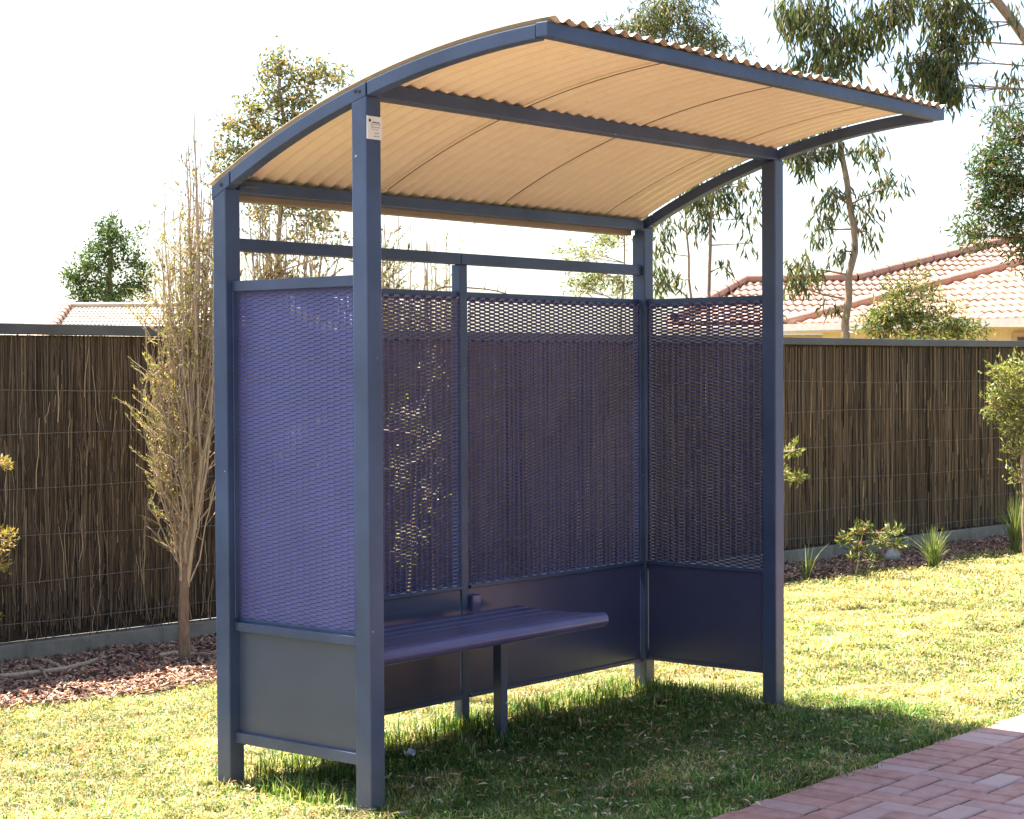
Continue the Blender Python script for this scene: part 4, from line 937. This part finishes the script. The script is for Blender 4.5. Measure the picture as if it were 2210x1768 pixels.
# ------------------------------------------------------------------ tussocks, rock, sticks, litter
def tussock(label, base, n, h, spread, seed, pal):
    r = np.random.default_rng(seed); k = 5; t = np.linspace(0, 1, k)
    az = r.uniform(0, 2 * np.pi, n); lean = np.abs(r.normal(0, spread, n)); H = h * r.uniform(0.45, 1.05, n)
    dx = np.stack([np.cos(az), np.sin(az), 0 * az], 1)
    P = base + dx[:, None] * (0.02 * r.uniform(0, 1.6, (n, 1, 1)) + (lean * H)[:, None, None] * (t ** 1.8)[None, :, None]) + np.array([0, 0, 1.0]) * (H[:, None] * (t - 0.25 * lean[:, None] * t ** 2))[:, :, None]
    side = np.cross(dx, [0, 0, 1.0]) * 0.5 + r.normal(0, 0.4, (n, 3)) * np.array([1, 1, 0]); side /= np.linalg.norm(side, axis=1, keepdims=True)
    w = 0.0035 * (1 - t ** 2 * 0.92)
    V = np.stack([P - side[:, None] * w[None, :, None], P + side[:, None] * w[None, :, None]], 2)
    idx = np.arange(n * k * 2).reshape(n, k, 2)
    F = np.stack([idx[:, :-1, 0], idx[:, :-1, 1], idx[:, 1:, 1], idx[:, 1:, 0]], -1).reshape(-1, 4)
    c = np.repeat(pick(r, pal, n, 0.25), k * 2, 0)
    o = mesh_np('grass_tussock', V.reshape(-1, 3), F, 'blade', None, c, loc=tuple(base)); tag(o, label, 'tussock', 'tussocks along the right-hand bed'); return o
TP = [(0.14, 0.2, 0.06), (0.2, 0.26, 0.08), (0.3, 0.3, 0.12), (0.11, 0.17, 0.05)]
def on_ground(px, py, z=0.0):
    dd = FW + RT * ((px - 1105) / FPX) + UP * ((884 - py) / FPX); t = (z - CAM[2]) / dd[2]; return CAM + dd * t
tussock('sparse few-bladed grass tussock beside the front right post', on_ground(1740, 1256), 26, 0.34, 0.42, 51, TP)
tussock('fine spiky green tussock in the middle of the right bed, beside the rock', on_ground(2015, 1228), 190, 0.36, 0.42, 52, TP)
tussock('tall dense tussock at the right edge under the pale shrub', on_ground(2192, 1190), 230, 0.5, 0.30, 53, TP)
tussock('tiny grass sprig in the bed between two tussocks', on_ground(1850, 1240), 22, 0.10, 0.5, 54, TP)

def lump(name, label, cat, c, rad, seed, mat='stone', z0=0.0, group=None):
    r = np.random.default_rng(seed); nu, nv = 14, 9
    th = np.linspace(0, np.pi, nv); ph = np.linspace(0, 2 * np.pi, nu + 1)[:-1]
    T, Ph = np.meshgrid(th, ph, indexing='ij')
    d_ = np.stack([np.sin(T) * np.cos(Ph), np.sin(T) * np.sin(Ph), np.cos(T)], -1)
    k = r.normal(0, 1, (5, 3)); f = 1 + sum(0.07 * np.sin(d_ @ kk * 2.3 + i) for i, kk in enumerate(k))
    V = (d_ * f[..., None] * np.array(rad)).reshape(-1, 3)
    idx = np.arange(nv * nu).reshape(nv, nu)
    F = np.stack([idx[:-1], np.roll(idx[:-1], -1, 1), np.roll(idx[1:], -1, 1), idx[1:]], -1).reshape(-1, 4)[:, ::-1]
    o = mesh_np(name, V + np.array(c), F, mat, None, None, True, loc=tuple(c)); tag(o, label, cat, group); return o
rk = on_ground(1925, 1214); lump('rock', 'rounded grey rock lying in the right-hand garden bed', 'rock', rk + np.array([0, 0, 0.045]), (0.085, 0.06, 0.06), 61)
fb = on_ground(858, 1760); lump('concrete_lump', 'flat pale concrete footing lump right of the near front post', 'concrete', fb + np.array([0, 0, 0.004]), (0.06, 0.03, 0.010), 62, 'plinth')
fb = on_ground(745, 1748); lump('concrete_lump', 'pale concrete footing lump left of the near front post', 'concrete', fb + np.array([0, 0, 0.004]), (0.03, 0.05, 0.009), 63, 'plinth')
def stick(label, pts, r, seed):
    rr = np.random.default_rng(seed); P = spline(pts, 14); P[1:-1] += rr.normal(0, r * 0.3, (12, 3)) * np.array([1, 1, 0.2])
    V, Fs, _ = tubes(P[None], np.linspace(r, r * 0.75, 14)[None], 8)
    j = np.arange(6); caps = np.array([[0, k + 1, k] for k in range(1, 7)] + [[13 * 8, 13 * 8 + k, 13 * 8 + k + 1] for k in range(1, 7)])
    o = mesh_np('fallen_branch', V, Fs + [caps], 'barkpale' if seed != 73 else 'barkeuc', None, None, True, loc=tuple(P[0])); tag(o, label, 'branch', 'branches on the mulch'); return o
zz = np.array([0, 0, 0.022])
stick('long pale curved branch lying on the mulch at the left edge', [on_ground(-60, 1476) + zz, on_ground(60, 1464) + zz, on_ground(140, 1454) + zz, on_ground(228, 1428) + zz], 0.017, 71)
stick('short grey branch lying on the mulch behind the long pale branch', [on_ground(88, 1432) + zz, on_ground(112, 1438) + zz, on_ground(135, 1448) + zz * 0.7], 0.012, 72)
stick('short dark stick crossing the long branch on the mulch', [on_ground(72, 1448) + zz, on_ground(88, 1458) + zz * 2, on_ground(102, 1472) + zz], 0.010, 73)
stick('pale stick on the mulch behind the paperbark trunk', [on_ground(345, 1424) + zz, on_ground(385, 1416) + zz, on_ground(430, 1422) + zz], 0.013, 74)
# paper scraps and large dead leaves
def scrap(name, label, cat, c, sx, sy, seed, mat, up_=0.0, group=None):
    r = np.random.default_rng(seed); n = 5
    X, Y = np.meshgrid(np.linspace(-1, 1, n), np.linspace(-1, 1, n), indexing='ij')
    Zc = r.normal(0, 0.18, X.shape) * min(sx, sy) + up_ * X ** 2 * sx
    V = np.stack([X * sx * (1 - 0.25 * Y ** 2), Y * sy * (1 - 0.35 * X ** 2), Zc + 0.012], -1).reshape(-1, 3)
    a = r.uniform(0, 6.28); ca, sa = math.cos(a), math.sin(a); V[:, :2] = V[:, :2] @ np.array([[ca, sa], [-sa, ca]])
    idx = np.arange(n * n).reshape(n, n); F = np.stack([idx[:-1, :-1], idx[1:, :-1], idx[1:, 1:], idx[:-1, 1:]], -1).reshape(-1, 4)
    o = mesh_np(name, V + np.array(c), F, mat, None, None, True, loc=tuple(c)); sm = o.modifiers.new('thick', 'SOLIDIFY'); sm.thickness = 0.001
    tag(o, label, cat, group); return o
o = scrap('paper_scrap', 'crumpled white paper scrap on the shaded grass under the bench', 'litter', on_ground(884, 1648) + np.array([0, 0, 0.02]), 0.03, 0.022, 81, 'paper', 0.8)
M['brownleaf'] = plain('dead_leaf_orange', (0.50, 0.22, 0.07), 0.7)
for (x, y, lab, sd) in ((310, 1449, 'curled orange dead leaf on the mulch near the paperbark', 82), (52, 1505, 'orange dead leaf on the sunlit mulch at the left', 83), (338, 1496, 'orange dead leaf where mulch meets lawn', 84), (45, 1530, 'brown dead leaf at the edge of the mulch at far left', 85)):
    scrap('dead_leaf', lab, 'leaf', on_ground(x, y) + np.array([0, 0, 0.012]), 0.022, 0.014, sd, 'brownleaf', 0.6, 'large dead leaves on the bed')

# mulch chips
def chips(n, x0, x1, seed):
    r = np.random.default_rng(seed); x = r.uniform(x0, x1, n); lo = bed_edge(x) - 0.10 * r.uniform(0, 1, n) ** 3; hi = fence_y(x) - 0.07
    y = lo + (hi - lo) * r.uniform(0, 1, n); c = np.stack([x, y, r.uniform(0.0, 0.022, n) + 0.01 * np.sin(x * 9) * np.sin(y * 11)], 1)
    a = r.uniform(0, 2 * np.pi, n); tl = r.normal(0, 0.35, (n, 2))
    e1_ = np.stack([np.cos(a), np.sin(a), tl[:, 0]], 1); e2_ = np.stack([-np.sin(a), np.cos(a), tl[:, 1]], 1)
    e3_ = np.cross(e1_, e2_); e3_ /= np.linalg.norm(e3_, axis=1, keepdims=True)
    l = r.uniform(0.006, 0.022, n)[:, None]; w = r.uniform(0.0025, 0.007, n)[:, None]; h = r.uniform(0.0015, 0.004, n)[:, None]
    V = np.stack([c + sx * e1_ * l + sy * e2_ * w * (1 if sz < 0 else 0.8) + sz * e3_ * h for sz in (-1, 1) for sx, sy in ((-1, -1), (1, -1), (1, 1), (-1, 1))], 1)
    i = np.arange(n)[:, None, None] * 8; F = (i + BOXF[None]).reshape(-1, 4)
    col_ = pick(r, [(0.20, 0.10, 0.065), (0.30, 0.16, 0.105), (0.12, 0.065, 0.045), (0.38, 0.23, 0.155), (0.48, 0.32, 0.22)], n, 0.25)
    return V.reshape(-1, 3), F, np.repeat(col_, 8, 0)
parts = [chips(17000, -1.2, 3.2, 91), chips(5000, 3.2, 6.2, 92), chips(11000, 6.2, 13.0, 93)]
V = np.concatenate([p_[0] for p_ in parts]); o_ = np.cumsum([0] + [len(p_[0]) for p_ in parts]); Fm = np.concatenate([p_[1] + k for p_, k in zip(parts, o_)])
o = mesh_np('mulch', V, Fm, 'chip', None, np.concatenate([p_[2] for p_ in parts])); tag(o, 'brown bark chips covering the garden bed', 'mulch', kind='stuff')

# ------------------------------------------------------------------ lawn
def vnoise(x, y, s, seed):
    r = np.random.default_rng(seed); g_ = r.uniform(size=(64, 64)); X = x / s; Y = y / s
    i = np.floor(X).astype(int); j = np.floor(Y).astype(int); fx = X - i; fy = Y - j; fx = fx * fx * (3 - 2 * fx); fy = fy * fy * (3 - 2 * fy)
    q = lambda a, b: g_[a % 64, b % 64]
    return (q(i, j) * (1 - fx) + q(i + 1, j) * fx) * (1 - fy) + (q(i, j + 1) * (1 - fx) + q(i + 1, j + 1) * fx) * fy
def blades(x, y, h, lean, w, seed, straw):
    r = np.random.default_rng(seed); n = len(x); az = r.uniform(0, 2 * np.pi, n)
    dx = np.stack([np.cos(az), np.sin(az), 0 * az], 1); sd = np.stack([-np.sin(az), np.cos(az), 0 * az], 1)
    base = np.stack([x, y, np.full(n, -0.012)], 1); h = h[:, None]; lean = lean[:, None]; w = w[:, None]
    z = np.array([0, 0, 1.0])
    m1 = base + dx * h * lean * 0.4 + z * h * 0.6; tp = base + dx * h * lean * 1.15 + z * h * (1 - 0.22 * lean)
    V = np.stack([base - sd * w, base + sd * w, m1 - sd * w * 0.8, m1 + sd * w * 0.8, tp], 1).reshape(-1, 3)
    i = np.arange(n)[:, None] * 5
    F4 = i + np.array([[0, 1, 3, 2]]); F3 = i + np.array([[2, 3, 4]])
    green = pick(r, [(0.085, 0.175, 0.034), (0.125, 0.23, 0.045), (0.055, 0.125, 0.026), (0.25, 0.30, 0.08)], n, 0.22)
    dry = pick(r, [(0.48, 0.40, 0.165), (0.54, 0.46, 0.215), (0.37, 0.28, 0.125), (0.64, 0.56, 0.34), (0.38, 0.37, 0.11)], n, 0.18)
    c = np.where((r.uniform(size=n) < straw)[:, None], dry, green)
    tone = 0.62 + 0.8 * vnoise(x + 50, y + 50, 0.11, 21) * (0.45 + 1.1 * vnoise(x + 50, y + 50, 0.45, 22))
    c = np.clip(c * tone[:, None], 0.01, 0.8)
    return V, F4, F3, np.repeat(c, 5, 0)
def lawn_pts(n, x0, x1, y0, y1, seed):
    r = np.random.default_rng(seed); x = r.uniform(x0, x1, n); y = r.uniform(y0, y1, n)
    k = (y < bed_edge(x) + r.normal(0, 0.05, n)) & (y > PATH_Y - 0.01 + np.abs(r.normal(0, 0.012, n)))
    for (a, b) in ((0, 0), (0, W - S), (L - S, 0), (L - S, W - S)):
        k &= ~((x > a - 0.002) & (x < a + S + 0.002) & (y > b - 0.002) & (y < b + S + 0.002))
    return x[k], y[k], r
LV, L4, L3, LC, off = [], [], [], [], 0
def add_lawn(x, y, hgt, lean, wid, seed, straw):
    global off
    V, a, b, c = blades(x, y, hgt, lean, wid, seed, straw)
    LV.append(V); L4.append(a + off); L3.append(b + off); LC.append(c); off += len(V)
def straw_at(x, y):
    s = 0.55 - 0.62 * np.clip((0.75 - y) / 0.3, 0, 1) * np.clip((3.4 - x) / 0.6, 0, 1) * np.clip((x + 0.1) / 0.3, 0, 1) + 0.75 * np.clip(vnoise(x + 40, y + 40, 0.55, 3) * 0.6 + vnoise(x + 40, y + 40, 0.16, 4) * 0.4 - 0.42, 0, 1) * 2.2  # less straw in the shelter's shadow: greener grass, its colour also darkens the shade
    s += 0.6 * np.exp(-(((x - 1.3) / 0.5) ** 2 + ((y + 0.42) / 0.17) ** 2)) + 0.5 * np.exp(-(((x - 0.35) / 0.3) ** 2 + ((y - 0.15) / 0.2) ** 2))
    return np.clip(s, 0.07, 0.92)
for (n, x0, x1, y0, y1, sd, hs_, ws_) in ((170000, -1.6, 3.2, -1.0, 3.0, 101, 0.027, 0.0026), (90000, 3.2, 7.0, -1.0, 2.8, 102, 0.032, 0.0036), (65000, 7.0, 14.0, -1.0, 2.6, 103, 0.036, 0.0048), (12000, -4.5, -1.6, -1.0, 3.2, 104, 0.045, 0.0035)):
    x, y, r = lawn_pts(n, x0, x1, y0, y1, sd); m = len(x)
    hv = hs_ * (0.25 + 1.3 * vnoise(x + 60, y + 60, 0.13, 9) * (0.5 + vnoise(x + 60, y + 60, 0.6, 12))) * r.uniform(0.5, 1.25, m)
    hv = hv * (1 - 0.55 * np.exp(-(((x - 1.3) / 0.5) ** 2 + ((y + 0.42) / 0.17) ** 2))) * np.where((y < 0.9) & (x > 0) & (x < 3.2), 1.25, 1.0)
    add_lawn(x, y, hv, r.uniform(0.2, 1.7, m), ws_ * r.uniform(0.6, 1.3, m), sd + 50, straw_at(x, y))
# longer uncut grass along the screens and round the posts
r = np.random.default_rng(120)
def tufts(n, fx, fy, h, sd, straw=0.08):
    rr = np.random.default_rng(sd); k = n // 9
    cx = fx(rr, k); cy_ = fy(rr, k); own = rr.integers(0, k, n)
    x = cx[own] + rr.normal(0, 0.022, n); y = cy_[own] + rr.normal(0, 0.022, n)
    ht = h * rr.uniform(0.45, 1.0, k)[own] * rr.uniform(0.5, 1.15, n)
    add_lawn(x, y, ht, np.abs(rr.normal(0.35, 0.3, n)), 0.0026 * rr.uniform(0.7, 1.3, n), sd + 7, np.full(n, straw))
tufts(2600, lambda q, k: q.uniform(0.1, L, k), lambda q, k: W - 0.02 + q.normal(0, 0.05, k), 0.125, 131, 0.2)
tufts(900, lambda q, k: 0.06 + q.normal(0, 0.04, k), lambda q, k: q.uniform(0.12, 0.62, k), 0.095, 132, 0.2)
tufts(900, lambda q, k: L - 0.04 + q.normal(0, 0.05, k), lambda q, k: q.uniform(0.12, W, k), 0.10, 133, 0.2)
tufts(500, lambda q, k: 1.39 + q.normal(0, 0.06, k), lambda q, k: 0.72 + q.normal(0, 0.07, k), 0.13, 134)
tufts(2600, lambda q, k: q.uniform(0.2, L, k), lambda q, k: q.uniform(0.35, 0.85, k), 0.075, 135)
for k, (a, b) in enumerate(((0, 0), (0, W - S), (L - S, 0), (L - S, W - S))):
    tufts(260, lambda q, kk, a=a: a + S / 2 + q.choice([-1, 1], kk) * q.uniform(0.04, 0.09, kk), lambda q, kk, b=b: b + S / 2 + q.normal(0, 0.05, kk), 0.06, 140 + k, 0.4)
tufts(1500, lambda q, k: q.uniform(-0.5, 4.5, k), lambda q, k: PATH_Y + q.normal(0.012, 0.022, k), 0.04, 146, 0.3)
tufts(500, lambda q, k: q.uniform(0.3, 3.2, k), lambda q, k: PATH_Y - 0.232 + q.normal(0, 0.004, k), 0.012, 147, 0.4)
o = mesh_np('lawn_grass', np.concatenate(LV), [np.concatenate(L4), np.concatenate(L3)], 'blade', None, np.concatenate(LC))
tag(o, 'patchy half-dry grass of the lawn around the shelter', 'grass', kind='stuff')
# fallen leaves and straw bits
r = np.random.default_rng(150); x = np.concatenate([r.uniform(-1.6, 5, 5200), r.uniform(5, 12, 3600)]); y = np.concatenate([r.uniform(-1.0, 2.9, 5200), r.uniform(-0.8, 2.5, 3600)]); n = len(x)
C = np.stack([x, y, r.uniform(0.012, 0.035, n)], 1); D = rdir(r, n) * np.array([1, 1, 0.25]); Nn = rdir(r, n) * 0.5 + np.array([0, 0, 1.0])
V, Fq, own = leaves(C, D, Nn, r.uniform(0.012, 0.05, n), r.uniform(0.004, 0.012, n), 0.3, 0.15)
o = mesh_np('fallen_leaves', V, Fq, 'dryleaf', None, pick(r, [(0.55, 0.42, 0.26), (0.62, 0.50, 0.34), (0.40, 0.26, 0.14), (0.50, 0.27, 0.12), (0.66, 0.58, 0.44)], n, 0.15)[own])
tag(o, 'small dry leaves scattered over the lawn', 'leaf litter', kind='stuff')
